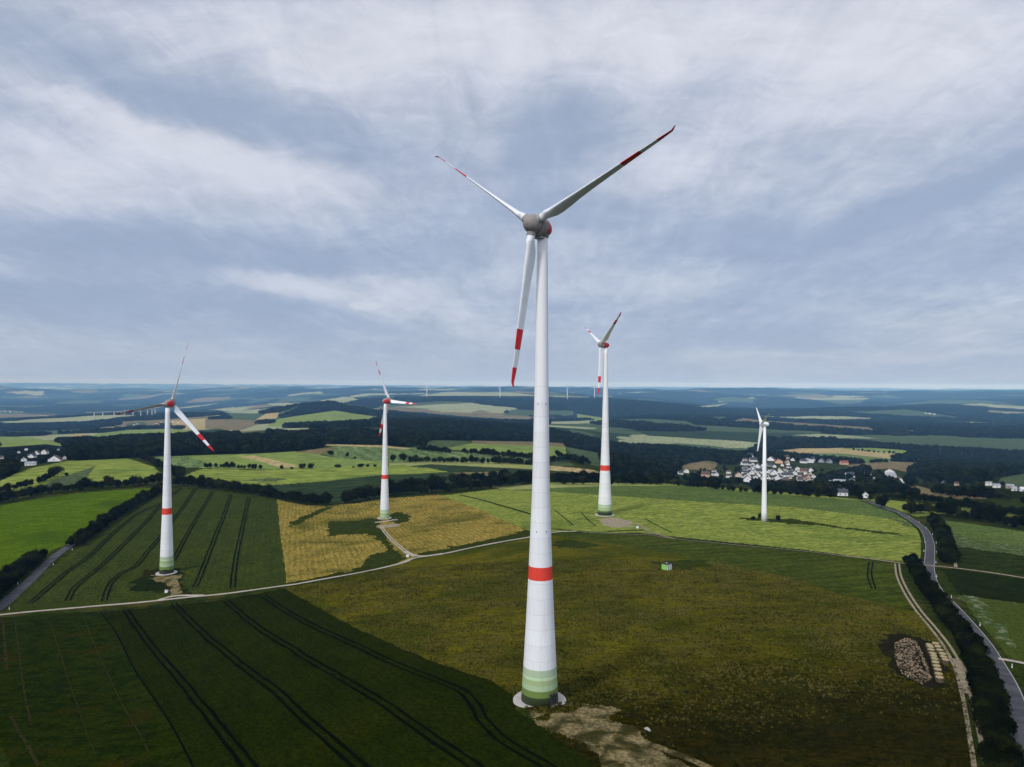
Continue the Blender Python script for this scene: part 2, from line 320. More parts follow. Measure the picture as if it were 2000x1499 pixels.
fld('fallow_field','far_bro',[(886,924),(980,921),(962,935),(945,942),(915,935)],850,1400)
fld('pasture','far_yg',[(-60,955),(0,940),(30,926),(60,915),(130,901),(250,896),(300,912),(320,930),(320,938),(150,942),(90,957),(0,962)],820,1500)
fld('pasture','far_mg',[(60,963),(100,940),(188,910),(160,942)],820,1500)
fld('village_gardens','floor',[(-60,930),(0,915),(40,912),(130,898),(150,876),(90,868),(-60,878)],1000,1800)
# --- valley fields on the right
fld('pasture','far_mg',[(1930,950),(1960,932),(2000,926),(2080,920),(2080,965),(1990,955)],900,1700)
fld('pasture','darkgreen',[(1740,962),(1790,944),(1850,945),(1905,950),(2080,968),(2080,1000),(2000,988),(1850,970)],760,1500)
fld('fallow_field','far_bro',[(1740,964),(1790,949),(1825,958),(1860,965),(2000,982),(2080,992),(2080,1004),(2000,992),(1850,972)],760,1500)
fld('light_green_field','barley',[(1690,975),(1745,978),(1850,988),(2000,1008),(2080,1018),(2080,1032),(2000,1022),(1900,1010),(1840,1003),(1790,1010),(1745,994)],560,1000)
# --- the hilltop
fld('barley_field','barley',[(858,969),(1039,947),(1079,943),(1342,945),(1550,964),(1690,977),(1745,1001),(1790,1028),(1800,1050),(1798,1090),(1790,1097),(1762,1098),(1650,1085),(1550,1072),(1320,1049),(1240,1040),(1180,1042),(1080,1038),(1045,1042),(1020,1032),(940,997)])
fld('barley_field','barley_b',[(1000,958),(1079,954),(1170,950),(1342,949),(1450,960),(1550,968),(1690,979),(1745,1001),(1765,1014),(1729,1012),(1650,1003),(1550,991),(1375,981),(1200,969),(1079,961)])
fld('barley_strip','barley_l',[(960,952),(1039,945),(1079,941),(1342,942),(1345,949),(1170,950),(1079,953),(1000,957)],690,900)
fld('weedy_patch','weeds',[(1502,1014),(1540,1013),(1590,1020),(1640,1029),(1760,1043),(1760,1046),(1640,1033),(1590,1026),(1510,1021),(1440,1014),(1460,1012)])
fld('flower_strip','flower',[(1729,1012),(1762,1016),(1785,1028),(1776,1031),(1755,1020)])
fld('stubble_field','stubble',[(541,976),(600,988),(640,988),(700,983),(755,974),(858,967),(940,997),(1021,1033),(1042,1047),(976,1058),(864,1081),(811,1088),(780,1100),(710,1116),(560,1145),(555,1100),(548,1050)])
fld('weedy_patch','weeds',[(640,1019),(700,1017),(720,1013),(745,1016),(742,1030),(760,1060),(790,1092),(768,1098),(745,1060),(720,1043),(640,1047)])
fld('weedy_patch','weeds',[(555,1143),(640,1124),(700,1110),(735,1080),(770,1075),(795,1090),(780,1102),(711,1119),(560,1147)])
fld('weedy_patch','weeds',[(757,1005),(780,1000),(802,1008),(800,1018),(778,1024),(757,1018)])
fld('weedy_patch','weeds',[(811,1088),(835,1078),(900,1066),(975,1050),(1020,1036),(1045,1040),(1045,1048),(976,1059),(864,1083)])
fld('weedy_patch','weeds',[(560,1024),(590,1010),(640,990),(650,992),(600,1014),(570,1030)])
fld('dry_meadow','meadow',[(555,1149),(640,1136),(711,1119),(811,1093),(920,1073),(1050,1049),(1081,1047),(1150,1055),(1250,1071),(1337,1087),(1400,1100),(1475,1115),(1550,1130),(1650,1165),(1750,1185),(1790,1196),(1826,1235),(1853,1275),(1878,1335),(1892,1400),(1915,1530),(1170,1530),(1110,1460),(1050,1410),(1000,1360),(960,1330),(840,1290),(700,1230)])
#fld('lush_meadow','meadow_d',[(1100,1365),(1200,1335),(1330,1300),(1420,1330),(1520,1290),(1600,1235),(1680,1205),(1760,1190),(1790,1196),(1826,1235),(1853,1275),(1878,1335),(1892,1400),(1915,1530),(1300,1530),(1200,1440)])
#fld('lush_meadow','meadow_d',[(905,1300),(960,1290),(1015,1300),(1020,1350),(1005,1360),(960,1330),(900,1312)])
fld('olive_crop_strip','strip',[(1085,1041),(1180,1043),(1270,1047),(1320,1054),(1550,1077),(1650,1088),(1745,1101),(1752,1120),(1762,1150),(1785,1190),(1750,1185),(1650,1165),(1550,1130),(1475,1115),(1400,1100),(1337,1087),(1250,1071),(1150,1055),(1081,1047)])
fld('weedy_patch','weeds',[(1085,1058),(1120,1053),(1172,1067),(1140,1074),(1085,1070)])
fld('weedy_patch','weeds',[(1270,1098),(1310,1096),(1370,1092),(1395,1104),(1340,1112),(1290,1106)])
fld('bare_soil','soil',[(1714,1262),(1738,1243),(1780,1244),(1820,1256),(1836,1290),(1838,1328),(1820,1340),(1778,1332),(1742,1300)])
fld('wheat_field','wheat_b',[(5,1197),(270,1176),(556,1143),(555,1100),(548,1050),(541,976),(500,967),(430,958),(340,953),(300,975),(245,1012),(190,1048),(143,1078),(85,1122),(20,1177)])
fld('rough_grass','darkgreen',[(256,1142),(285,1112),(354,1110),(358,1150),(366,1163),(330,1162),(256,1152)])
fld('young_crop_field','bright',[(-60,1000),(0,986),(150,964),(290,953),(305,960),(240,1000),(190,1033),(140,1060),(100,1075),(60,1110),(0,1160),(-60,1200)])
fld('wheat_field','wheat',[(195,1197),(430,1173),(555,1150),(700,1230),(840,1290),(960,1330),(1000,1357),(1008,1388),(1050,1412),(1110,1460),(1175,1505),(1180,1530),(395,1530),(375,1495),(330,1410),(290,1350),(250,1285),(225,1235)])
fld('mixed_grass_field','mixed',[(-80,1212),(0,1207),(197,1194),(225,1235),(250,1285),(290,1350),(330,1410),(375,1495),(390,1530),(-80,1530)])
fld('grass_strip','verge',[(-60,1430),(0,1445),(15,1480),(22,1530),(-60,1530)])
# --- gravel pads
fld('gravel_pad','pad',[(1030,1394),(1060,1400),(1110,1380),(1145,1370),(1175,1378),(1200,1396),(1238,1430),(1280,1456),(1335,1488),(1360,1530),(1225,1530),(1180,1490),(1140,1460),(1090,1428),(1058,1408)])
fld('gravel_pad','pad',[(288,1126),(348,1122),(352,1139),(344,1157),(332,1146),(312,1136)])
fld('gravel_pad','dirt_d',[(1170,1013),(1205,1011),(1242,1022),(1236,1029),(1190,1031),(1175,1023)])
fld('gravel_pad','dirt_d',[(736,1027),(777,1023),(782,1029),(746,1034)])
# --- right of the road
fld('pasture','barley_b',[(1838,1016),(1900,1024),(2080,1050),(2080,1082),(2000,1070),(1858,1046)])
fld('flower_strip','flower',[(1855,1046),(2000,1070),(2080,1082),(2080,1098),(2000,1086),(1868,1068)])
fld('row_crop_field','rows',[(1866,1068),(2000,1087),(2080,1098),(2080,1142),(2000,1129),(1867,1109)])
fld('dark_pasture','darkgreen',[(1838,1112),(1868,1112),(2000,1132),(2080,1144),(2080,1192),(2000,1179),(1875,1163)])
fld('flower_meadow','rflower',[(1872,1163),(2000,1180),(2080,1192),(2080,1310),(2000,1292),(1965,1285),(1925,1232),(1893,1190)])
fld('flower_strip','flower',[(1872,1163),(1905,1166),(1925,1190),(1960,1240),(1985,1270),(1960,1262),(1915,1205)])
FOREST = [  # woods: ground outlines
 ([(125,897),(135,884),(205,866),(300,861),(400,858),(500,857),(600,860),(640,868),(628,876),(580,882),(500,886),(380,890),(290,892),(250,895),(170,900)],1050,2000),
 ([(-60,900),(-60,876),(100,868),(150,872),(130,890),(60,893)],1150,2100),
 ([(-60,932),(0,915),(20,918),(45,912),(30,926),(0,940),(-60,950)],900,1300),
 ([(640,868),(690,842),(740,850),(760,830),(850,824),(1045,836),(1110,850),(1118,852),(1150,858),(1195,872),(1300,876),(1400,884),(1446,893),(1440,908),(1405,908),(1395,900),(1345,905),(1318,916),(1330,925),(1300,935),(1200,932),(1178,915),(1172,886),(1105,868),(925,861),(845,860),(800,875),(740,870)],1080,2700),
 ([(560,835),(590,836),(660,832),(740,824),(790,822),(800,830),(760,838),(700,845),(640,850),(560,850)],1900,3200),
 ([(520,846),(560,850),(640,848),(700,846),(740,852),(640,866),(540,856)],1600,2600),
 ([(545,818),(570,806),(600,794),(640,787),(680,796),(740,806),(830,812),(840,820),(790,821),(690,808),(655,802),(600,810)],2600,4600),
 ([(1446,893),(1500,860),(1620,862),(1700,868),(1800,875),(2080,890),(2080,925),(2000,926),(1960,932),(1900,946),(1820,944),(1770,924),(1815,905),(1787,884),(1760,879),(1640,875),(1530,879),(1470,888)],1150,3300),
 ([(1446,900),(1480,905),(1460,920),(1440,940),(1480,958),(1560,965),(1690,975),(1790,946),(1740,940),(1700,928),(1690,918),(1560,950),(1480,935)],1000,1600),
]
def pip(px, py, poly):
    x0, y0 = poly.min(0); x1, y1 = poly.max(0)
    r = np.zeros(len(px), bool); idx = np.nonzero((px >= x0) & (px <= x1) & (py >= y0) & (py <= y1))[0]
    if len(idx) == 0: return r
    x = px[idx]; y = py[idx]; c = np.zeros(len(idx), bool); q = np.roll(poly, 1, 0)
    for (ax, ay), (bx, by) in zip(poly, q):
        if ay == by: continue
        c ^= ((ay > y) != (by > y)) & (x < (bx - ax) * (y - ay) / (by - ay) + ax)
    r[idx] = c; return r
DEF = [('grass_verge','verge'), ('woodland_ground','floor'), ('woodland','far_for'), ('far_field','far_mg'), ('far_field','far_pale'), ('far_field','far_bro'), ('far_field','far_dg')]
ND = len(DEF)
def classify(X, Y, Z):
    j = fbm(X / 7, Y / 7, 61, 3); j2 = fbm(X / 7, Y / 7, 71, 3); c = np.zeros(len(X), np.int32)
    px, py = to_px(X + 1.6 * j, Y + 2.5 * j2, Z); pxr, pyr = to_px(X + 9 * j, Y + 14 * j2, Z)   # ragged margins
    # patchwork of woods and fields far away
    f = Y > 2000
    x = X[f] + 160 * fbm(X[f] / 300, Y[f] / 300, 21, 3) * 2; y = Y[f] + 160 * fbm(X[f] / 300, Y[f] / 300, 41, 3) * 2
    sx, sy = 900., 900.; gx = x / sx; gy = y / sy; ix = np.floor(gx); iy = np.floor(gy); bd = np.full(len(x), 1e9); bh = np.zeros(len(x))
    for i in (-1, 0, 1):
        for j in (-1, 0, 1):
            fx = ix + i; fy = iy + j; d = (fx + _hash(fx, fy, 5) - gx) ** 2 + (fy + _hash(fx, fy, 6) - gy) ** 2
            k = d < bd; bd[k] = d[k]; bh[k] = _hash(fx, fy, 8)[k]
    pf = .52 + .30 * sstep(-.05, .25, x / y) + .25 * (vnoise(x / 2600, y / 2000, 77) - .5) * 2
    h = np.where(bh < pf, 0, (bh - pf) / (1 - pf + 1e-6))
    c[f] = np.where(bh < pf, 2, np.where(h < .45, 3, np.where(h < .68, 4, np.where(h < .85, 5, 6))))
    for poly, y0, y1 in FOREST:
        c[pip(px, py, np.array(poly, float)) & (Y > stretch(y0)) & (Y < stretch(y1))] = 1
    for k, (nm, mt, poly, y0, y1) in enumerate(P):
        rag = nm in ('gravel_pad', 'weedy_patch', 'bare_soil', 'flower_strip', 'rough_grass')
        c[(pip(pxr, pyr, poly) if rag else pip(px, py, poly)) & (Y > stretch(y0)) & (Y < stretch(y1))] = ND + k
    return c

# ------------------------------------------------------------------ the land, as one grid split into its fields
NS, NY = 1150, 1330
gs = np.linspace(-.80, .80, NS); gy = np.exp(np.linspace(math.log(96), math.log(70000), NY))
GX = gs[None, :] * gy[:, None]; GY = np.repeat(gy[:, None], NS, 1); GZ = height(GX, GY)
fx = .25 * (GX[1:, 1:] + GX[:-1, 1:] + GX[1:, :-1] + GX[:-1, :-1]); fy = .25 * (GY[1:, 1:] + GY[:-1, 1:] + GY[1:, :-1] + GY[:-1, :-1])
fz = .25 * (GZ[1:, 1:] + GZ[:-1, 1:] + GZ[1:, :-1] + GZ[:-1, :-1])
FC = classify(fx.ravel(), fy.ravel(), fz.ravel()).reshape(NY - 1, NS - 1)
# distant woodland stands a canopy's height above the fields
can = np.zeros((NY, NS)); w = (FC == 2).astype(float)
for a in (0, 1):
    for b in (0, 1): can[a:NY - 1 + a, b:NS - 1 + b] = np.maximum(can[a:NY - 1 + a, b:NS - 1 + b], w)
GZ = GZ + can * (11 + 10 * fbm(GX / 30, GY / 60, 55, 3)) * sstep(8000, 10000, GY)
base = (np.arange(NY - 1)[:, None] * NS + np.arange(NS - 1)[None]).ravel()
Q = np.stack([base, base + 1, base + NS + 1, base + NS], 1); fcr = FC.ravel()
VV = np.stack([GX.ravel(), GY.ravel(), GZ.ravel()], 1)
ALL = DEF + [(p[0], p[1]) for p in P]
for k in np.unique(fcr):
    q = Q[fcr == k]; u, inv = np.unique(q, return_inverse=True)
    struct(link(ALL[k][0], np_mesh(ALL[k][0], VV[u], inv.reshape(-1, 4), M[ALL[k][1]])))
# plain ground around and behind the viewpoint
xs = np.concatenate([-np.geomspace(60, 60000, 28)[::-1], np.linspace(-50, 50, 6), np.geomspace(60, 60000, 28)])
ys = np.concatenate([-np.geomspace(20, 5000, 16)[::-1], np.linspace(0, 95, 6), np.geomspace(120, 70000, 50)])
SX, SY = np.meshgrid(xs, ys); SZ = height(SX, SY) - 1.0 - (np.abs(SX) < .8 * SY) * (6 + .006 * np.abs(SY))
m_, n_ = SX.shape; b_ = (np.arange(m_ - 1)[:, None] * n_ + np.arange(n_ - 1)[None]).ravel()
qq = np.stack([b_, b_ + 1, b_ + n_ + 1, b_ + n_], 1); V3 = np.stack([SX.ravel(), SY.ravel(), SZ.ravel()], 1)
cc = V3[qq].mean(1); keep = ~((np.abs(cc[:, 0]) < .68 * cc[:, 1]) & (cc[:, 1] > 150)); u, inv = np.unique(qq[keep], return_inverse=True)
struct(link('ground', np_mesh('ground', V3[u], inv.reshape(-1, 4), M['darkgreen'])))

# ------------------------------------------------------------------ roads, paths, tractor tracks: ribbons laid on the land
def smooth_line(pts, step):
    p = [np.array(q) for q in pts]; p = [2 * p[0] - p[1]] + p + [2 * p[-1] - p[-2]]; out = []
    for i in range(1, len(p) - 2):
        L = np.linalg.norm(p[i + 1] - p[i]); k = max(2, int(L / step))
        for j in range(k):
            t = j / k
            out.append(.5 * (2 * p[i] + (p[i + 1] - p[i - 1]) * t + (2 * p[i - 1] - 5 * p[i] + 4 * p[i + 1] - p[i + 2]) * t * t + (3 * p[i] - p[i - 1] - 3 * p[i + 1] + p[i + 2]) * t ** 3))
    out.append(p[-2]); return np.array(out)
def world_line(pxs, step=2.5): return smooth_line([tuple(ground(*q))[:2] for q in pxs], step)
def normals(c):
    t = np.gradient(c, axis=0); t /= np.linalg.norm(t, axis=1)[:, None] + 1e-9; return np.stack([-t[:, 1], t[:, 0]], 1)
def ribbon(name, lines, mat, lift=.08, smooth=True):
    """lines: list of (centre line, offset, width) -> one mesh"""
    V = []; QL = []; b = 0
    for c, off, wd in lines:
        nn = normals(c); wd = np.broadcast_to(wd, len(c))[:, None]
        rows = [c + nn * (off + wd * k) for k in (-.5, 0, .5)]
        for r in rows:
            z = height(r[:, 0], r[:, 1]) + lift + r[:, 1] * .0003; V.append(np.column_stack([r, z]))
        L = len(c); i = np.arange(L - 1)
        for j in (0, 1): QL.append(np.stack([b + j * L + i, b + j * L + i + 1, b + (j + 1) * L + i + 1, b + (j + 1) * L + i], 1)[:, ::-1])
        b += 3 * L
    return struct(link(name, np_mesh(name, np.concatenate(V), np.concatenate(QL), mat)))
road = world_line([(1690,979),(1734,995),(1762,1005),(1790,1023),(1807,1038.5),(1816,1063),(1816,1087),(1814.5,1112),(1819,1135),(1831,1156),(1855,1181),(1880,1208),(1907,1240),(1925,1264),(1944,1296),(1966,1336),(1983,1382),(1996,1435),(2006,1499),(2012,1560)])
ribbon('grass_verge', [(road, 0, 9.5)], M['verge'], .05)
ribbon('asphalt_road', [(road, 0, 5.4)], M['asphalt'], .12)
ribbon('road_marking', [(road, 2.45, .16), (road, -2.45, .16)], M['paint'], .17)
lroad = world_line([(-60,1226),(0,1186),(35,1156),(80,1113),(107,1088),(139,1064),(173,1036),(208,1006),(250,985),(300,962)])
ribbon('asphalt_road', [(lroad, 0, 6.5)], M['asphalt'], .12)
lane = world_line([(-40,1206),(0,1202),(75,1194.5),(180,1185.5),(270,1178),(360,1168.5),(450,1159.5),(555,1145),(600,1138),(710,1118),(780,1102),(811,1091),(864,1083),(920,1071),(976,1060),(1038,1049.5),(1080,1041),(1125,1038.5)])
ribbon('dirt_lane', [(lane, 0, 3.0 * (1 + .7 * fbm(lane[:, 0] / 9, lane[:, 1] / 9, 17, 3)))], M['dirt'], .14)
lane2 = world_line([(1125,1038.5),(1180,1043),(1240,1044.5),(1270,1046),(1315,1053),(1400,1061.5),(1550,1075.5),(1650,1087)])
ribbon('dirt_lane', [(lane2, 0, 1.3)], M['dirt_d'], .14); ribbon('crop_edge', [(lane2, 2.2, 2.6)], M['soil_shade'], .10)  # dark band painted beside the lane as the shade at the crop's side
lane3 = world_line([(1645,1086.5),(1702,1093),(1748,1099.5),(1768,1102),(1800,1104),(1815,1106),(1830,1107),(1867,1111),(1920,1117.5),(1998,1129.5),(2080,1142)])
ribbon('dirt_lane', [(lane3, 0, 2.4)], M['dirt_d'], .16)
ribbon('dirt_track', [(world_line([(1861,1066),(1864,1088),(1867,1109)]), 0, 1.6)], M['dirt_d'], .14)
ribbon('dirt_lane', [(world_line([(1950,1288),(1975,1292),(2000,1297),(2060,1308)]), 0, 2.6)], M['dirt'], .16)
ftrack = world_line([(1752,1102),(1756,1127),(1771,1159),(1794,1194),(1825,1231),(1851,1266),(1872,1305),(1883,1340),(1893,1382),(1905,1446),(1914,1499),(1920,1560)])
ribbon('dirt_track', [(ftrack, 1.0, .95), (ftrack, -1.0, .95)], M['dirt_d'], .14)
ribbon('dirt_track', [(world_line([(1864,1288),(1876,1310),(1884,1338),(1888,1356)]), 0, 3.4)], M['dirt_d'], .12)
ribbon('dirt_track', [(world_line([(1256,1450),(1304,1468),(1350,1486),(1390,1505),(1440,1540)]), 0, 2.2)], M['pad'], .14)
mt = world_line([(744,1029),(760,1050),(786,1073),(811,1088)]); ribbon('dirt_track', [(mt, .9, .9), (mt, -.9, .9)], M['dirt'], .14)
ribbon('dirt_lane', [(world_line([(790,1078),(806,1085),(828,1087),(866,1082)]), 0, 3.4)], M['dirt'], .12)
lt = world_line([(340,1132),(343,1152),(345,1166)]); ribbon('dirt_track', [(lt, 0, np.linspace(3, 7, len(lt)))], M['pad'], .13)
ribbon('dirt_lane', [(world_line([(310,1173),(342,1165),(395,1164)]), 0, np.array([3.0]))], M['dirt'], .15)
rt = world_line([(1243,1024),(1255,1031),(1270,1040),(1315,1053)]); ribbon('dirt_track', [(rt, .9, 1.0), (rt, -.9, 1.0)], M['dirt_d'], .14)
ribbon('crop_edge', [(world_line([(1186,1039),(1230,1037),(1262,1036)]), 0, 2.6)], M['soil_shade'], .10)  # another painted strip of crop-side shade
ribbon('crop_edge', [(world_line([(898,967),(940,977),(985,990),(1040,1006)]), 0, 2.2)], M['soil_shade'], .12)
ribbon('crop_edge', [(world_line([(1045,1042),(1075,1034),(1100,1036),(1135,1040)]), 0, 2.2)], M['soil_shade'], .12)  # crop-side shade painted as a dark strip where the lane bends
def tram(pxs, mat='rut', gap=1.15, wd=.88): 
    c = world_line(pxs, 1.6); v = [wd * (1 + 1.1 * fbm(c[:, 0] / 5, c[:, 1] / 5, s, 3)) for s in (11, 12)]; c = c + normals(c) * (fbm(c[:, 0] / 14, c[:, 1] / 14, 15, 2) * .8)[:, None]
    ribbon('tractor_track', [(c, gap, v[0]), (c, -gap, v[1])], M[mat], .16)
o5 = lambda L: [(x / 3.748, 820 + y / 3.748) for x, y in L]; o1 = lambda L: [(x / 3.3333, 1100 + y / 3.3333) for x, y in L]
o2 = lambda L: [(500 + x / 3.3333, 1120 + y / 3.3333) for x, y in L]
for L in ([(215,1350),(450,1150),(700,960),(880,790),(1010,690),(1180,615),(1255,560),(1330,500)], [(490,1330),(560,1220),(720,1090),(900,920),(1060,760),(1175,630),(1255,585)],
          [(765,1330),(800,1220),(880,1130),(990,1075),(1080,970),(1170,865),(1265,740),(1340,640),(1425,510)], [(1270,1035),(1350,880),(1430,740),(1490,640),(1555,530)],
          [(1430,1225),(1500,1060),(1580,850),(1640,700),(1690,550)], [(1700,1235),(1720,1060),(1750,900),(1790,720),(1820,570)]): tram(o5(L), 'soil_shade', 1.2, 1.0)
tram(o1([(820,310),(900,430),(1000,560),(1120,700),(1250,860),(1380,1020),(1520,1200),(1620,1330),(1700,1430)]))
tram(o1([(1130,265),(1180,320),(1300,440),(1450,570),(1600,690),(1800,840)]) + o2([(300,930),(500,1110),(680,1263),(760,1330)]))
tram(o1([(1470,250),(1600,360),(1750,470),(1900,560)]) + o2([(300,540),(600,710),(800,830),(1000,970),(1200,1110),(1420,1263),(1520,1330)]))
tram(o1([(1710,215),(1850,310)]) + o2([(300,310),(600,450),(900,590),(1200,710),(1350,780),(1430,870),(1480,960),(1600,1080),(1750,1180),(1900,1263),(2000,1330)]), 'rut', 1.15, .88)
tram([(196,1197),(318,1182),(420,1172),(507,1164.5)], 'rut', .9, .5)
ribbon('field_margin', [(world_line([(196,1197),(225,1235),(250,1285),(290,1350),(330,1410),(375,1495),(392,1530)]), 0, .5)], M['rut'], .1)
for L in ([(270,960),(255,1120),(300,1260)], [(315,960),(300,1100),(345,1270)]): ribbon('tractor_track', [(world_line([(1650 + x / 5.714, 930 + y / 5.714) for x, y in L]), 0, .7)], M['soil_shade'], .09)
for L in ([(135,270),(200,320),(280,388)], [(345,290),(400,350),(455,392)], [(840,335),(900,370),(1050,445)], [(240,300),(330,285),(440,295)]): ribbon('tractor_track', [(world_line([(1050 + x / 4, 930 + y / 4) for x, y in L]), 0, .9)], M['soil_shade'], .1)
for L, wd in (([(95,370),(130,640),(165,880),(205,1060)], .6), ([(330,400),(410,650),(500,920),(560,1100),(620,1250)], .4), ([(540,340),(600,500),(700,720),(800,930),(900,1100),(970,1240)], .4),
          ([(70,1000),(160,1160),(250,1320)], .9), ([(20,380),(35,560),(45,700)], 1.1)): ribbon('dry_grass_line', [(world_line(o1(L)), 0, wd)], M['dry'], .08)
# ------------------------------------------------------------------ wind turbines
def tower_mat(name, c, seams=True, zmax=80.):
    m, nt, bs = nodes(name); co = objco(nt); sp = nd(nt, 'ShaderNodeSeparateXYZ'); nt.links.new(co, sp.inputs[0])
    st = noise(nt, mapping(nt, co, (1, 1, .06)), 1.6, 5, .7); col = mix(nt, rng_(nt, st, .52, .78), c, tuple(x * .80 for x in c))
    if seams:
        z = sp.outputs[2]; k = math_(nt, 'DIVIDE', z, 3.8); fr = math_(nt, 'FRACT', k)
        wn = nd(nt, 'ShaderNodeTexWhiteNoise', noise_dimensions='1D'); nt.links.new(math_(nt, 'FLOOR', k), wn.inputs['W'])
        lin = math_(nt, 'LESS_THAN', fr, .035)
        drip = math_(nt, 'MULTIPLY', rng_(nt, fr, .55, 1.0), rng_(nt, noise(nt, mapping(nt, co, (1, 1, .03)), 3.5, 3, .7), .56, .70))
        ang = math_(nt, 'ARCTAN2', sp.outputs[1], sp.outputs[0]); a2 = math_(nt, 'FRACT', math_(nt, 'ADD', math_(nt, 'DIVIDE', ang, 2.0944), math_(nt, 'MULTIPLY', math_(nt, 'FLOOR', k), .5)))
        ver = math_(nt, 'MULTIPLY', math_(nt, 'LESS_THAN', a2, .012), math_(nt, 'LESS_THAN', z, zmax * .5))
        dk = math_(nt, 'ADD', math_(nt, 'ADD', math_(nt, 'MULTIPLY', lin, .14), math_(nt, 'MULTIPLY', ver, .08)), math_(nt, 'ADD', math_(nt, 'MULTIPLY', drip, .22), math_(nt, 'MULTIPLY', wn.outputs[0], .06)))
        dk = math_(nt, 'MULTIPLY', dk, math_(nt, 'LESS_THAN', z, zmax)); v = math_(nt, 'SUBTRACT', 1.0, dk)
        cc = nd(nt, 'ShaderNodeCombineColor'); [sock(nt, cc.inputs[i], v) for i in range(3)]; col = mix(nt, 1.0, col, cc.outputs[0], 'MULTIPLY')
    sock(nt, bs.inputs['Base Color'], col); bs.inputs['Roughness'].default_value = .6; bs.inputs['Specular IOR Level'].default_value = .25; return m
WHITE = (.80, .80, .79)
TM = [tower_mat('tower_white', WHITE), tower_mat('tower_red', (.72, .055, .03), False), tower_mat('tower_mint', (.42, .52, .34)), tower_mat('tower_pale_green', (.48, .62, .38)),
      tower_mat('tower_leaf_green', (.34, .43, .20)), tower_mat('tower_light_green', (.38, .49, .29)), tower_mat('tower_olive', (.15, .22, .05)), tower_mat('tower_dark_olive', (.04, .055, .018))]
M['steel_tower'] = tower_mat('steel_tower_white', (.82, .82, .82), False)
M['blade'] = plain('blade_white', (.78,.79,.79), .45, .04, .4); M['bred'] = plain('blade_red', (.66,.015,.02), .45, .06, .6)
M['shell'] = plain('nacelle_grey', (.27,.235,.215), .6, .16, 1.2); M['red'] = plain('nacelle_red', (.55,.02,.03), .5, .1, 1.2); M['collar'] = plain('collar_grey', (.32,.30,.28), .65, .15, 3.)
M['concrete'] = plain('concrete', (.44,.41,.37), .9, .14, 1.2); M['dark'] = plain('dark_steel', (.03,.03,.03), .6, .2, 2.); M['galv'] = plain('galvanised_steel', (.22,.23,.24), .5, .15, 2.)
M['white'] = plain('white_shell', (.84,.84,.84), .4, .03, .6)

def blade_mesh(R, r0, bands=True, fat=1.0):
    k = R / 41.0
    #    r/R   chord  thick  le-offset  (fraction of chord ahead of pitch axis)
    S = [(r0 / R, 2.0, 2.0, .5), (.095, 2.05, 1.95, .5), (.10, 2.5, 1.9, .42), (.115, 3.5, 1.75, .30), (.14, 4.15, 1.5, .27), (.18, 4.15, 1.25, .27), (.24, 3.65, 1.0, .28), (.32, 3.0, .80, .29),
         (.42, 2.62, .62, .30), (.54, 2.3, .47, .30), (.64, 2.05, .38, .31), (.645, 2.04, .378, .31), (.77, 1.7, .28, .32), (.775, 1.69, .278, .32), (.875, 1.38, .21, .33), (.88, 1.36, .208, .33),
         (.94, 1.05, .16, .34), (.97, .85, .13, .36), (.985, .66, .10, .40), (.993, .5, .08, .45), (1.0, .18, .05, .5)]
    n = 20; V = []
    for f, c, t, le in S:
        c *= k * fat * (1 + .22 * sstep(.1, .3, np.array(f))); t *= k * (1 + .15 * sstep(.1, .3, np.array(f))); round_ = 1 - sstep(.095, .15, np.array(f)); tw = -R_(14) * (1 - f) ** 2
        bend = .55 * k * sstep(.97, 1.0, np.array(f)); pre = 0.0
        for i in range(n):
            a = 2 * math.pi * i / n; x = .5 * (1 - math.cos(a)); yt = (1.48 * math.sqrt(x) - .63 * x - 1.758 * x * x + 1.4215 * x ** 3 - .5075 * x ** 4) * t
            ax, ay = (x - le) * c, (yt if a <= math.pi else -yt * .8)
            cx, cy = -.5 * c * math.cos(a), .5 * t * math.sin(a)
            px, py = ax * (1 - round_) + cx * round_, ay * (1 - round_) + cy * round_
            V.append((px * math.cos(tw) - py * math.sin(tw), px * math.sin(tw) + py * math.cos(tw) + bend, f * R))
    fs = []; mi = []
    for j in range(len(S) - 1):
        fm = .5 * (S[j][0] + S[j + 1][0]); red = bands and (.643 < fm < .772 or fm > .878)
        for i in range(n): fs.append((j * n + i, j * n + (i + 1) % n, (j + 1) * n + (i + 1) % n, (j + 1) * n + i)); mi.append(1 if red else 0)
    fs.append(tuple(range((len(S) - 1) * n, len(S) * n))); mi.append(1 if bands else 0)
    me = bpy.data.meshes.new('blade'); me.from_pydata(V, [], fs); me.materials.append(M['blade']); me.materials.append(M['bred'])
    me.polygons.foreach_set('material_index', mi); me.polygons.foreach_set('use_smooth', [True] * len(fs)); me.update(); return me
def axis_matrix(a, z2):
    """local z along the rotor axis a, local y up"""
    x = z2.cross(a).normalized(); return Matrix((x, z2, a)).transposed()
BL = blade_mesh(41.0, 2.7); BLW = blade_mesh(22.0, 1.2, False, 1.08)
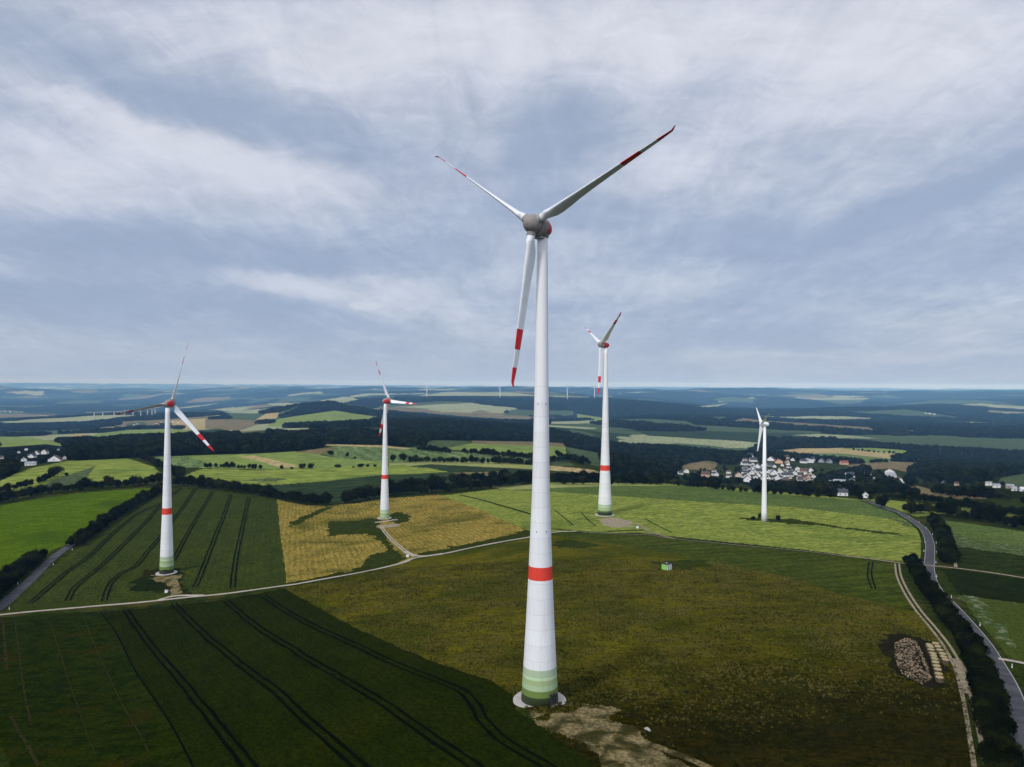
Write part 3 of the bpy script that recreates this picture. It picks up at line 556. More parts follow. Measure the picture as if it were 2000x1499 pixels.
def turbine(label, hub_px, Yh, phi, az, prof, red, green, pxbase, L=4.6, blade=BL, small=False, door=None, rz=(-6.9, -2.6, 42), pitch=83):
    a0 = Vector((math.cos(phi), math.sin(phi), 0)); up = Vector((0, 0, 1)); t5 = R_(5)
    a = a0 * math.cos(t5) + up * math.sin(t5); z2 = up * math.cos(t5) - a0 * math.sin(t5); u = up.cross(a0)
    sx, sz = to_ray(*hub_px); H = Vector((sx * Yh, Yh, ZC + sz * Yh))
    bx, by = H.x - a0.x * L, H.y - a0.y * L
    zb = float(height(np.array([bx]), np.array([by]))[0]) - .15; Hl = H - Vector((bx, by, zb)); top = Hl.z - a.z * L - 2.35
    root = thing('wind_turbine', label, 'wind turbine', (bx, by, zb), 0, 'wind turbines on the hilltop')
    # tower: rings at every colour edge
    zs, rs = [p[0] for p in prof], [p[1] for p in prof]; k = top / zs[-1]
    edges = sorted(set([z * k for z in zs] + list(red) + list(green) + list(np.linspace(0, top, 28))))
    ring = [(z, float(np.interp(z / k, zs, rs))) for z in edges]
    ring = [r for i, r in enumerate(ring) if i == 0 or r[0] - ring[i - 1][0] > .02]
    def mf(j, i):
        zm = .5 * (ring[j][0] + ring[j + 1][0])
        if red[0] < zm < red[1]: return 1
        for g in range(len(green) - 1):
            if green[g] < zm < green[g + 1]: return 7 - g
        return 0
    mb = MB(); mb.lathe(ring, 56, 0, mf); tw = mb.build('tower', TM, root, True)
    rb, rt = ring[0][1], ring[-1][1]
    mb = MB(); mb.lathe([(-.4, rb + 2.0), (.45, rb + 2.0), (.6, rb + 1.85), (.6, rb - .1)], 56); mb.build('foundation_ring', M['concrete'], root)
    if door is not None:
        d = MB(); ca, sa = math.sin(door), -math.cos(door); rr = rb + .05
        d.box((ca * rr, sa * rr, 1.9), (1.5, .5, 2.6), door); d.box((ca * (rr + .2), sa * (rr + .2), 3.35), (1.9, .8, .3), door); d.build('door', M['dark'], root)
        s = MB()
        for i in range(5): s.box((ca * (rr + .5 + i * .45), sa * (rr + .5 + i * .45), .62 - i * .1), (1.5, .46, .16), door)
        s.build('steps', M['galv'], root)
    # nacelle, neck, hub
    MX = axis_matrix(a, z2).to_4x4(); MX.translation = Hl
    mb = MB(); prof_n = [(-7.75, .05), (-7.6, .7), (-7.0, 1.35), (-6.0, 1.95), (-4.8, 2.4), (-3.4, 2.68), (-2.2, 2.72), (-1.25, 2.55), (-1.2, 2.2)]
    def mfn(j, i):
        an = math.degrees(2 * math.pi * (i + .5) / 40) % 180; zc = .5 * (prof_n[j][0] + prof_n[j + 1][0])
        side = min(an, 180 - an) < rz[2]
        return 1 if side and rz[0] < zc < rz[1] else 0
    Nn = MX @ Matrix.Rotation(R_(-9), 4, 'Z'); mb.lathe(prof_n, 40, 0, mfn, MX); nac = mb.build('nacelle', [M['shell'], M['red']], root, True)
    mb = MB(); mb.lathe([(top - .05, rt + .12), (top + .35, rt + .3), (top + 1.5, rt + .35)], 32); mb.build('yaw_neck', M['shell'], root, True)
    hb = MB(); hb.lathe([(-1.15, 2.3), (-.4, 2.42), (.5, 2.35), (1.3, 2.05), (2.0, 1.5), (2.5, .8), (2.68, .05)], 40, 0, None, MX); hub = hb.build('hub', M['shell'], root, True)
    if not small:
        mb = MB(); c = Hl - a * 3.3 - z2 * 2.6; mb.box(tuple(c), (1.6, 2.2, .7), math.atan2(a0.y, a0.x)); mb.build('service_hatch', M['collar'], root)
        mb = MB(); c = Hl - a * 5.6 + z2 * 2.55
        mb.box((c.x, c.y, c.z + .2), (.12, .12, 1.9))
        mb.build('wind_sensor', M['galv'], root)
    for i in range(3):
        th = az + i * 2 * math.pi / 3
        r = u * math.sin(th) + z2 * math.cos(th); t = u * math.cos(th) - z2 * math.sin(th); b = R_(pitch)
        c = (-a * math.sin(b) - t * math.cos(b)).normalized(); y = r.cross(c).normalized(); c = y.cross(r)
        BM = Matrix((c, y, r)).transposed().to_4x4(); BM.translation = Hl
        bo = link('blade', blade, root); bo.matrix_local = BM
        cm = MB(); cm.lathe([(1.7, 1.12), (2.75, 1.12)], 28, 0, None, BM); cm.lathe([(2.62, 1.17), (2.9, 1.17)], 28, 0, None, BM); cm.build('blade_collar', M['collar'], hub, True)
    return root, top
P108 = [(0,4.4),(4,4.15),(15,3.72),(39,2.85),(60,2.3),(75,1.92),(104,1.3)]
PN = [(0,4.75),(7.85,4.27),(20,3.6),(32,3.05),(52,2.26),(80,1.74),(115,1.33)]
PR = [(0,6.1),(6,5.7),(20,4.85),(39,3.85),(70,2.75),(103,2.1),(137,1.4)]
root, _ = turbine('tall white wind turbine in the foreground, largest of all, on a round concrete foundation', (1040.1,437.4), 184.7, R_(234.9), R_(65.0), PN, (31.3, 34.6), [0, 2.6, 4.2, 5.5, 6.8, 7.6, 9.3], None, door=R_(41), rz=(-6.9, -4.0, 36))
# bolted anchor plates on the near tower
for (zz, az_) in ((43.5, -24), (43.5, 30), (75.5, -30), (75.5, 34)):
    r = np.interp(zz, [p[0] for p in PN], [p[1] for p in PN]) + .03; mb = MB(); mb.box((r * math.sin(R_(az_)), -r * math.cos(R_(az_)), zz), (.16, .12, .4), R_(az_)); mb.build('anchor_plate', M['dark'], root)
turbine('white wind turbine standing in the dark green wheat field, blade stretched out left', (335.6,787.5), 475, R_(83.1), R_(-18.3), P108, (37.6, 41.6), [0, 3.0, 5.0, 6.8, 8.6, 9.6, 11.2], None, door=R_(10), pitch=60)
turbine('white wind turbine at the edge of the yellow stubble field, nacelle with red side', (760.9,782.9), 675, R_(42.7), R_(27.4), P108, (35.8, 39.6), [0, .6, 1.4, 3.2, 5.2, 6.8, 8.2], None, small=True, door=None, pitch=55)
turbine('white wind turbine on the light green hill, tan gravel pad at its foot', (1173.3,673.1), 611, R_(197.5), R_(54.9), PR, (37.0, 41.4), [0, 3.4, 4.6, 5.8, 7.0, 8.2, 9.4], None, small=True, door=R_(35))
def plain_turbine(label, hub_px, Yh, phi, az, R, H, prof, ell, group, tilt=5, blade=None, L=3.0):
    Yh = float(stretch(Yh))
    a0 = Vector((math.cos(phi), math.sin(phi), 0)); up = Vector((0, 0, 1)); t5 = R_(tilt); a = a0 * math.cos(t5) + up * math.sin(t5); z2 = up * math.cos(t5) - a0 * math.sin(t5); u = up.cross(a0)
    sx, sz = to_ray(*hub_px); Hh = Vector((sx * Yh, Yh, ZC + sz * Yh)); bx, by = Hh.x - a0.x * L, Hh.y - a0.y * L
    zb = float(height(np.array([bx]), np.array([by]))[0]) - .3; Hl = Hh - Vector((bx, by, zb)); top = Hl.z - ell[1] * .75
    root = thing('wind_turbine', label, 'wind turbine', (bx, by, zb), 0, group)
    mb = MB(); mb.lathe([(top * f, r) for f, r in prof], 32); mb.build('tower', M['steel_tower'], root, True)
    MX = axis_matrix(a, z2).to_4x4(); MX.translation = Hl; ln, rd = ell
    pr = [(1.3 - ln * .5 * (1 - math.cos(q)), max(.02, rd * math.sin(q) ** .8)) for q in np.linspace(.02, math.pi - .02, 15)][::-1]
    fr = [p for p in pr if p[0] > -.7]; bk = [p for p in pr if p[0] <= -.7] + [(-.72, fr[0][1])]
    mb = MB(); mb.lathe(bk, 28, 0, None, MX); mb.build('nacelle', M['white'], root, True)
    mb = MB(); mb.lathe(fr, 28, 0, None, MX); mb.build('hub', M['white'], root, True)
    for i in range(3):
        th = az + i * 2 * math.pi / 3; r = u * math.sin(th) + z2 * math.cos(th); t = u * math.cos(th) - z2 * math.sin(th); b = R_(75)
        c = (-a * math.sin(b) - t * math.cos(b)).normalized(); y = r.cross(c).normalized(); c = y.cross(r); BM = Matrix((c, y, r)).transposed().to_4x4(); BM.translation = Hl
        bo = link('blade', blade, root); bo.matrix_local = BM
    return root
sm = plain_turbine('slim all white wind turbine without red rings, in front of the village', (1486.1,828.2), 595, R_(177.3), R_(305.9), 22, 78, [(0,2.3),(.1,2.1),(.5,1.6),(1,1.0)], (7.8, 1.95), 'wind turbines on the hilltop', blade=BLW)
mb = MB()
for i in range(8): mb.box((.9 + .28 * i, -2.2 - .12 * i, 2.6 - i * .36), (.5, .6, .12), .5)
mb.build('steps', M['galv'], sm)
BF = blade_mesh(58.0, 3.0, False, 1.5)
FAR = [('far white wind turbine on the pale plateau, leftmost of the distant row', (833.6,754.4), 4280, 250, 95), ('far white wind turbine on the pale plateau, just left of the big tower', (976.4,754), 4280, 240, 95),
       ('far white wind turbine behind the dark wooded ridge, just right of the big tower', (1108,757.8), 4230, 260, 90), ('far white wind turbine close left of the tower on the light green hill', (1161.4,756.5), 4280, 265, 60),
       ('tiny hazy wind turbine on the far horizon, left of the pair', (1207,753.6), 7500, 240, 0), ('tiny hazy wind turbine on the far horizon, right of the pair', (1216.6,754.6), 7300, 260, 30)]
for lb, hp, Y, ph, az in FAR: plain_turbine(lb, hp, Y, R_(ph), R_(az), 58, 140, [(0,5.6),(.4,3.7),(1,2.3)], (12, 3.6), 'distant wind turbines', blade=BF)
# ------------------------------------------------------------------ trees, hedges, woods
M['leaf'] = foliage('hedge_foliage', (.0014,.0026,.0003), (.0090,.0125,.0018), 5); M['leaf2'] = foliage('wood_foliage', (.0022,.0045,.0008), (.0125,.0175,.0035), 16)
M['bark'] = plain('bark', (.06,.045,.03), .95, .3, 3.)
def crown(name, seed, nb=8, nl=620, leaf=.11, squash=.8, mat='leaf', core=True, rec=1.0):
    """a crown about 1 wide and high: leaf clumps over the lobes of an uneven outline, base at z=0"""
    r = np.random.default_rng(seed); V = []; Fq = []
    cs = []
    for i in range(nb):
        a = r.uniform(0, 2 * math.pi); d = r.uniform(.05, .30) if i else 0; z = r.uniform(.28, .74) if i else .52; q = r.uniform(.15, .27) if i else .34
        cs.append((d * math.cos(a), d * math.sin(a), z * squash / .8, q))
    cs = np.array(cs)
    w = cs[:, 3] ** 2; pick = r.choice(nb, nl, p=w / w.sum())
    dv = r.normal(size=(nl, 3)); dv[:, 2] = dv[:, 2] * .9 + .25; dv /= np.linalg.norm(dv, axis=1)[:, None]
    pos = cs[pick, :3] + dv * cs[pick, 3][:, None] * r.uniform(.72, 1.12, (nl, 1)); pos[:, 2] = np.maximum(pos[:, 2], .02)
    nrm = dv + r.normal(size=(nl, 3)) * .55; nrm /= np.linalg.norm(nrm, axis=1)[:, None]
    t = np.cross(nrm, r.normal(size=(nl, 3))); t /= np.linalg.norm(t, axis=1)[:, None]; b = np.cross(nrm, t)
    s = leaf * r.uniform(.55, 1.25, (nl, 1)); e = s * r.uniform(.5, 1.0, (nl, 1))
    q = np.stack([pos - t * s * .5, pos - b * e * .5 + nrm * s * .12, pos + t * s * .5, pos + b * e * .5 + nrm * s * .12], 1).reshape(-1, 3)
    V.append(q); Fq.append(np.arange(nl * 4).reshape(-1, 4)); off = nl * 4
    if core:
        nu, nv = 10, 6
        for c in cs[:max(3, nb // 2 + 1)]:
            u = np.arange(nu) * 2 * math.pi / nu; v = np.linspace(.12, math.pi - .12, nv); g = []
            for vv in v:
                for uu in u: g.append(c[:3] + np.array([math.sin(vv) * math.cos(uu), math.sin(vv) * math.sin(uu), math.cos(vv)]) * c[3] * .80 * r.uniform(.82, 1.08))
            g = np.array(g); g[:, 2] = np.maximum(g[:, 2], .0); V.append(g); f = []
            for j in range(nv - 1):
                for i in range(nu): f.append((off + j * nu + i, off + (j + 1) * nu + i, off + (j + 1) * nu + (i + 1) % nu, off + j * nu + (i + 1) % nu))
            Fq.append(np.array(f)); off += nu * nv
    return np_mesh(name, np.concatenate(V), np.concatenate(Fq), M[mat], None, False)
def trunk_mesh(seed):
    r = random.Random(seed); mb = MB(); mb.lathe([(0, .045), (.06, .034), (.25, .027), (.42, .02)], 8)
    for i in range(5):
        a = r.uniform(0, 6.28); tl = r.uniform(.6, 1.0); Mx = Matrix.Translation((0, 0, r.uniform(.16, .3))) @ Matrix.Rotation(a, 4, 'Z') @ Matrix.Rotation(tl, 4, 'Y'); mb.lathe([(0, .018), (.28, .007)], 6, 0, None, Mx)
    me = mb.build('trunk', M['bark']); d = me.data; bpy.data.objects.remove(me); return d
CR_ = [crown('crown', 100 + i, 9, 950, .085) for i in range(5)]; SHR = [crown('shrub', 200 + i, 7, 620, .12, .75) for i in range(5)]
TRK = [trunk_mesh(i) for i in range(3)]
NT = [0]
def tree(px, py, wd, ht, label, group, kind='tree', pos=None, cat=None):
    """a tree (> trunk, crown) or a shrub (one mesh) standing on the land"""
    p = pos if pos is not None else ground(px, py); NT[0] += 1; rz = random.uniform(0, 6.28)
    if kind == 'tree':
        o = thing('tree', label, cat or 'tree', p, rz, group); o.location.z -= .1
        c = link('crown', random.choice(CR_), o); c.location = (0, 0, ht * .10); c.scale = (wd, wd, ht * .98)
        t = link('trunk', random.choice(TRK), o); t.scale = (ht * .8, ht * .8, ht)
    else:
        o = tag(link('shrub', random.choice(SHR)), label, cat or 'shrub', group); o.location = (p[0], p[1], p[2] - .2); o.rotation_euler = (0, 0, rz); o.scale = (wd * 1.15, wd * 1.15, ht * 1.08)
    return o
HEDGES = [  # ground line in the photo, crown width, height, spacing, rows, label, group, kind
 ([(1777,1096),(1789,1118),(1802,1142),(1823,1172),(1851,1208),(1877,1244),(1899,1282),(1915,1322),(1928,1364),(1941,1422),(1956,1499),(1966,1560)], 4.4, 4.9, 2.7, 2, 'dark leafy shrub in the long hedge between the asphalt road and the rutted farm track', 'shrubs of the roadside hedge', 'shrub'),
 ([(1822,1022),(1834,1040),(1845,1062),(1851,1085),(1853,1102)], 6.0, 7.5, 4.2, 2, 'dark bushy tree in the row right of the road bend', 'trees right of the road bend', 'tree'),
 ([(1776,1004),(1800,1004),(1830,1006),(1850,1010),(1900,1018),(1950,1026),(2000,1034),(2050,1042)], 10.5, 11.5, 6.5, 1, 'dark round tree in the hedgerow running right from the road bend', 'trees of the hedgerow right of the bend', 'tree'),
 ([(1730,974),(1780,980),(1850,988),(1920,999),(2000,1011),(2060,1020)], 9.5, 8.5, 6.0, 1, 'dark bush in the lower hedge beyond the light green strip', 'bushes of the lower hedge', 'shrub'),
 ([(1824,966),(1850,969),(1880,973),(1908,976),(1928,977)], 13.0, 11.5, 7.0, 1, 'dark tree in the copse on the brown valley field', 'trees of the valley copse', 'tree'),
 ([(318,956),(290,974),(262,988),(238,1003),(210,1022),(185,1040),(160,1058),(146,1068)], 7.5, 9.5, 5.2, 2, 'dark bush along the narrow road left of the dark wheat field', 'bushes along the left road', 'shrub'),
 ([(74,1098),(62,1106),(45,1118),(25,1134),(5,1152),(-20,1176),(-45,1200)], 8.0, 9.5, 4.2, 2, 'dark bush in the clump beside the left road', 'bushes beside the left road', 'shrub'),
 ([(-20,990),(30,978),(80,968),(130,962),(200,956),(260,951),(312,947)], 13.5, 13.5, 7.0, 1, 'dark tree in the hedgerow behind the bright green field', 'trees behind the bright green field', 'tree'),
 ([(0,965),(30,958),(60,950),(85,942),(105,934)], 12.0, 11.0, 7.0, 1, 'dark bush in the short hedge on the green slope', 'bushes on the green slope', 'shrub'),
 ([(340,950),(370,952),(410,956),(450,961),(500,968),(550,977),(600,986),(640,990)], 12.5, 13.5, 6.5, 1, 'dark tree in the hedgerow behind the dark wheat field', 'trees behind the dark wheat field', 'tree'),
 ([(676,984),(720,976),(770,969),(820,965),(870,962),(930,957),(990,951),(1040,946)], 13.5, 17.0, 6.0, 1, 'dark tree in the dense row behind the stubble field', 'trees behind the stubble field', 'tree'),
]
count = 0; LEFT = []; n_all = 0
BUDGET = 290
for L, wd, ht, sp, rows, lb, gp, kd in HEDGES:
    c = world_line(L, sp); nn = normals(c)
    for i in range(len(c)):
        for k in range(rows):
            off = 0 if rows == 1 else (-.5 + k) * wd * .62; q = c[i] + nn[i] * (off + random.uniform(-.8, .8))
            z = float(height(np.array([q[0]]), np.array([q[1]]))[0]); s = random.uniform(.72, 1.25)
            px, py = to_px(q[0], q[1], z)
            if count < BUDGET: tree(0, 0, wd * s * random.uniform(.95, 1.2), ht * s * random.uniform(.85, 1.1), lb, gp, kd, (q[0], q[1], z)); count += 1
            else: LEFT.append((q[0], q[1], z, (wd + ht) * .5 * s))
print('hedge plants', count, 'rest', len(LEFT))
SINGLE = [(1721,993,13,12,'lone round dark tree beside the road on the barley hill','tree'),(1471,1016,4,3.6,'small dark shrub just left of the slim white turbine','shrub'),(1484,1013,4,5,'dark shrub touching the slim white turbine tower','shrub'),
 (1519.5,1018,5.2,5.6,'round dark shrub standing right of the slim white turbine','shrub'),(112,932,17,16,'large round dark tree at the top of the hedge on the green slope','tree'),(130,930,6,5,'small lone bush right of the big tree on the green slope','shrub'),
 (646,892,14,12,'spreading lone tree at the corner of the striped field','tree'),(678,894,7,9,'slim lone tree in the middle of the striped field edge','tree'),(693,897,5,5,'small bush at the end of the striped field edge','shrub'),
 (767,904,13,14,'round dark tree just right of the turbine in the stubble field','tree'),(788,904,22,15,'broad dark tree clump beside the round tree right of that turbine','tree'),
 (550,917,7,7,'lone dark bush at the tip of the yellow grain strip','shrub'),(570,917,5,4,'smaller lone bush right of the grain strip','shrub'),(590,916,13,9,'broad dark bush standing alone in the light green field','shrub'),(607,916,11,9,'round dark bush, second of the broad pair in the light green field','shrub'),
 (660,914,12,6,'low dark bush group in the yellow green field','shrub'),(690,914,4,3,'tiny bush alone in the yellow green field','shrub'),(704,913,12,6,'low dark bush left of the turbine in the stubble field','shrub'),(718,913,6,5,'small round bush near that turbine tower','shrub'),(732,913,6,5,'small round bush nearest to the turbine tower in the field','shrub')]
for px, py, w, h, lb, kd in SINGLE: tree(px, py, w, h, lb, None, kd)
for L, wd, ht, sp in (([(404,915),(430,914),(470,916),(506,917)],9,6,5),([(800,904),(850,904),(900,905),(960,906),(1040,909)],11,10,5),([(818,880),(850,883),(880,886)],11,9,5),([(905,886),(930,888),(960,891),(1000,895),(1045,898)],12,10,5.5),
        ([(1082,904),(1110,902),(1140,908)],12,11,8),([(1088,892),(1120,900),(1150,908)],12,10,8),([(262,891),(285,900),(300,908),(330,922)],11,9,8),([(335,930),(345,925),(350,935)],11,13,6),([(822,872),(830,875)],14,13,6),
        ([(1080,946),(1120,947),(1170,947),(1230,947),(1290,948)],12,11,6),([(1080,940),(1130,940),(1200,940),(1290,944)],13,12,6),([(1300,946),(1340,951),(1400,957),(1470,964),(1540,969),(1600,974),(1660,977),(1700,979)],9,6.5,7),([(1300,938),(1400,946),(1500,956),(1600,966),(1680,971)],13,10,6),
        ([(780,955),(830,950),(880,946),(960,940),(1040,934)],12,12,7),([(1690,970),(1740,964),(1790,975)],11,9,7),([(1900,965),(1950,975),(2000,985)],9,6,9),([(1700,905),(1720,904),(1732,905)],13,8,8),([(1620,900),(1626,898)],10,9,8),([(1668,881),(1690,883),(1700,884),(1745,887),(1765,888)],11,8,14)):
    c = world_line(L, sp); zz = height(c[:, 0], c[:, 1])
    for q, z in zip(c, zz): s = random.uniform(.7, 1.3); LEFT.append((q[0] + random.uniform(-2, 2), q[1] + random.uniform(-2, 2), z, (wd + ht) * .5 * s))

def scatter(name, label, pts, srcs, kind_cat):
    """one 'stuff' object: crowns instanced on points (x, y, z, size)"""
    pts = np.asarray(pts); me = bpy.data.meshes.new(name); me.vertices.add(len(pts)); me.vertices.foreach_set('co', pts[:, :3].astype(np.float32).ravel())
    for nm, tp, v in (('size', 'FLOAT', pts[:, 3]), ('turn', 'FLOAT', RNG.uniform(0, 6.28, len(pts))), ('pick', 'INT', RNG.integers(0, len(srcs), len(pts)))):
        a = me.attributes.new(nm, tp, 'POINT'); a.data.foreach_set('value', np.asarray(v, np.int32 if tp == 'INT' else np.float32))
    cl = bpy.data.collections.new(name + '_crowns')
    for i, s in enumerate(srcs): cl.objects.link(bpy.data.objects.new('crown_%02d' % i, s))
    ng = bpy.data.node_groups.new(name, 'GeometryNodeTree'); ng.interface.new_socket('Geometry', in_out='INPUT', socket_type='NodeSocketGeometry'); ng.interface.new_socket('Geometry', in_out='OUTPUT', socket_type='NodeSocketGeometry')
    N = ng.nodes.new; gi, go = N('NodeGroupInput'), N('NodeGroupOutput'); ip = N('GeometryNodeInstanceOnPoints'); ci = N('GeometryNodeCollectionInfo'); ci.inputs[0].default_value = cl; ci.inputs['Separate Children'].default_value = True; ci.inputs['Reset Children'].default_value = True
    def at(nm, t): x = N('GeometryNodeInputNamedAttribute'); x.data_type = t; x.inputs[0].default_value = nm; return x.outputs[0]
    lk = ng.links.new; cx = N('ShaderNodeCombineXYZ'); lk(at('turn', 'FLOAT'), cx.inputs[2]); er = N('FunctionNodeEulerToRotation'); lk(cx.outputs[0], er.inputs[0])
    lk(gi.outputs[0], ip.inputs['Points']); lk(ci.outputs[0], ip.inputs['Instance']); ip.inputs['Pick Instance'].default_value = True
    lk(at('pick', 'INT'), ip.inputs['Instance Index']); lk(er.outputs[0], ip.inputs['Rotation']); lk(at('size', 'FLOAT'), ip.inputs['Scale']); lk(ip.outputs[0], go.inputs[0])
    o = link(name, me); md = o.modifiers.new('scatter', 'NODES'); md.node_group = ng; o['kind'] = 'stuff'; tag(o, label, kind_cat); return o
FCR = [crown('wood_crown', 300 + i, 6, 170, .22, .75, 'leaf2') for i in range(6)]
def clump(name, seed):
    r = np.random.default_rng(seed); V = []; Fq = []; off = 0
    for i in range(9):
        me = FCR[r.integers(0, 6)]; v = np.empty(len(me.vertices) * 3, np.float32); me.vertices.foreach_get('co', v); v = v.reshape(-1, 3) * r.uniform(.36, .56); a = r.uniform(0, 6.28); v = v @ np.array([[math.cos(a), math.sin(a), 0], [-math.sin(a), math.cos(a), 0], [0, 0, 1]])
        v += np.array([r.uniform(-.42, .42), r.uniform(-.42, .42), r.uniform(-.05, .05)]); f = np.empty(len(me.polygons) * 4, np.int32); me.polygons.foreach_get('vertices', f); V.append(v); Fq.append(f.reshape(-1, 4) + off); off += len(v)
    return np_mesh(name, np.concatenate(V), np.concatenate(Fq), M['leaf2'], None, False)
CLU = [clump('wood_clump', i) for i in range(5)]
def wood_points(y0, y1, area, size, want, jit=.3):
    nmax = int(.5 * 1.5 * (y1 ** 2 - y0 ** 2) / area); Y = np.sqrt(RNG.uniform(y0 ** 2, y1 ** 2, nmax)); X = RNG.uniform(-.75, .75, nmax) * Y
    Z = height(X, Y); c = classify(X, Y, Z); k = np.isin(c, want); s = size * RNG.uniform(1 - jit, 1 + jit, k.sum()); return np.column_stack([X[k], Y[k], Z[k] - .5, s])
w1 = wood_points(980, 3300, 85, 15.5, (1, 2)); w2 = wood_points(3300, 9500, 900, 46, (1, 2), .25)
#HOUSECUT
# ------------------------------------------------------------------ houses
WALL = {'white': plain('white_render', (.80,.79,.76), .8, .05, .8), 'cream': plain('cream_render', (.68,.56,.40), .8, .08, .8), 'peach': plain('peach_render', (.66,.42,.28), .8, .08, .8), 'tan': plain('tan_render', (.40,.30,.22), .85, .1, .8), 'grey': plain('grey_render', (.30,.31,.32), .85, .1, .8)}
ROOF = {'dark grey': plain('slate_roof', (.05,.055,.065), .7, .2, 2.), 'brown': plain('brown_roof', (.10,.065,.05), .8, .2, 2.), 'red': plain('red_tile_roof', (.26,.075,.05), .8, .2, 2.), 'blue grey': plain('blue_roof', (.12,.19,.27), .6, .15, 2.),
        'light grey': plain('metal_roof', (.30,.32,.34), .5, .12, 2.), 'white': plain('pale_roof', (.62,.62,.62), .6, .08, 2.)}
M['pane'] = plain('window_glass', (.04,.05,.06), .15, .1, 2., .5)
HOUSES = []
def house(px, py, wpx, wall, roof, where, wide=False, cat='house', stretch=1.0, flat=False, gable=None):
    p = ground(px, py); w = max(5.0, wpx / F * p.y * .82); HOUSES.append((px, py, wpx, p, w, wall, roof, where, wide, cat, flat, gable))
G8 = lambda x, y: (1300 + x / 4.1667, 780 + y / 4.1667)
V8 = [(120,612,45,'white','dark grey'),(168,600,60,'white','brown'),(228,618,42,'white','brown'),(325,632,78,'peach','brown'),(402,624,60,'white','dark grey'),(395,592,40,'white','brown'),(512,605,45,'white','brown'),(515,640,52,'white','brown'),(592,632,72,'cream','brown'),(642,537,62,'white','dark grey'),
 (690,470,52,'white','dark grey'),(750,440,34,'white','light grey'),(800,432,40,'white','white'),(645,505,45,'white','brown'),(712,508,72,'white','dark grey'),(700,542,52,'white','dark grey'),(680,585,52,'white','brown'),(752,560,60,'white','dark grey'),(722,578,42,'white','dark grey'),(690,612,70,'white','dark grey'),(765,604,70,'white','dark grey'),
 (655,642,90,'white','dark grey'),(665,672,88,'white','brown'),(735,656,62,'white','dark grey'),(770,682,52,'white','dark grey'),(760,632,52,'white','brown'),(860,502,78,'white','dark grey'),(920,520,88,'peach','red'),(985,486,42,'cream','brown'),(1035,502,52,'white','dark grey'),(850,548,60,'grey','dark grey'),(835,606,60,'white','dark grey'),
 (882,617,82,'white','blue grey'),(942,604,62,'white','dark grey'),(900,657,78,'white','dark grey'),(972,637,62,'white','dark grey'),(1032,616,84,'white','dark grey'),(1075,580,60,'white','brown'),(1122,520,62,'white','dark grey'),(1165,516,82,'white','light grey'),(1192,500,50,'white','dark grey'),(1130,597,82,'tan','brown'),(1182,598,72,'white','brown'),
 (1150,656,84,'peach','brown'),(1145,616,50,'white','dark grey'),(915,702,54,'white','dark grey'),(972,690,84,'tan','brown'),(830,682,54,'cream','brown'),(1045,716,52,'cream','dark grey'),(1050,740,50,'cream','dark grey'),(1095,732,26,'cream','brown'),(1245,732,54,'white','brown'),(1270,515,62,'grey','dark grey'),(1330,520,52,'grey','dark grey'),(1452,532,72,'peach','red'),
 (1500,637,92,'white','dark grey'),(1520,686,62,'white','light grey'),(1640,618,46,'white','brown'),(1687,620,42,'white','brown'),(1825,606,106,'white','brown'),(1830,642,92,'white','light grey'),(1905,682,86,'white','red'),(1695,662,42,'grey','light grey'),(1440,786,92,'white','dark grey'),(1335,685,40,'grey','light grey'),(1630,803,26,'white','white')]
for x, y, w, wl, rf in V8:
    px, py = G8(x, y); where = ('among trees left of the village' if x < 560 else 'in the upper left of the village' if x < 790 and y < 590 else 'in the lower left of the village' if x < 800 else 'in the upper right of the village' if x < 1220 and y < 560 else 'in the village centre' if x < 1010 else 'right side of the core' if x < 1220 else 'scattered right of the core' if x < 1560 else 'at the right end of the village')
    house(px, py, w / 4.1667, wl, rf, where)
rv = random.Random(12)
extra = 0
while extra < 48:   # the close core of the village between the traced houses
    x, y = rv.uniform(640, 1210), rv.uniform(478, 690)
    if any(abs(x - q[0]) < 26 and abs(y - q[1]) < 13 for q in V8) or y < 560 - (x - 640) * .12 or (x > 1010 and y < 590): continue
    w = rv.uniform(34, 50); V8.append((x, y, w, '', '')); px, py = G8(x, y); extra += 1
    house(px, py, w / 4.1667, rv.choice(('white', 'white', 'white', 'cream')), rv.choice(('dark grey', 'dark grey', 'brown')), 'in the core %s' % ('left of slim turbine' if x < 805 else 'behind its front rows' if y < 600 else 'among its front rows'))
px, py = G8(1415, 680); house(px, py, 27, 'white', 'light grey', 'long, among trees right of the village core', True, 'barn')
for x, y, w, wl, rf, wide, flat in ((15,785,32,'white','brown',0,0),(185,727,22,'white','dark grey',0,0),(255,703,14,'white','white',0,0),(235,806,70,'white','brown',0,0),(320,772,70,'white','dark grey',0,0),(362,742,60,'white','brown',0,0),(440,737,74,'white','dark grey',0,0),(300,846,112,'white','light grey',1,0),(540,806,112,'white','brown',0,2),(570,699,22,'white','dark grey',0,0),(630,787,16,'white','white',0,0),(290,765,40,'white','dark grey',0,0)):
    house(x / 5, 740 + y / 5, w / 5, wl, rf, 'in the small left edge village', bool(wide), 'house', gable=(0 if flat == 2 else None))
for x, y, w, wl, rf, wide in ((1250,106,50,'cream','brown',0),(1100,77,26,'white','white',0),(1605,106,72,'white','light grey',1),(1692,132,80,'white','light grey',1),(1842,137,95,'tan','light grey',1),(1890,166,36,'white','light grey',0),(1980,170,22,'white','white',0),(1020,74,40,'tan','brown',0)):
    house(1650 + x / 5.714, 930 + y / 5.714, w / 5.714, wl, rf, 'at the valley farm far right', bool(wide), 'farm building')
for px, py, w in ((1383,828,7),(1392,828.5,6),(1404,829,8),(1530,800,4),(1537,800,4),(1547,801,3)): house(px, py, w, 'white', 'light grey', 'in the wooded valley hamlet', False, 'farmhouse')
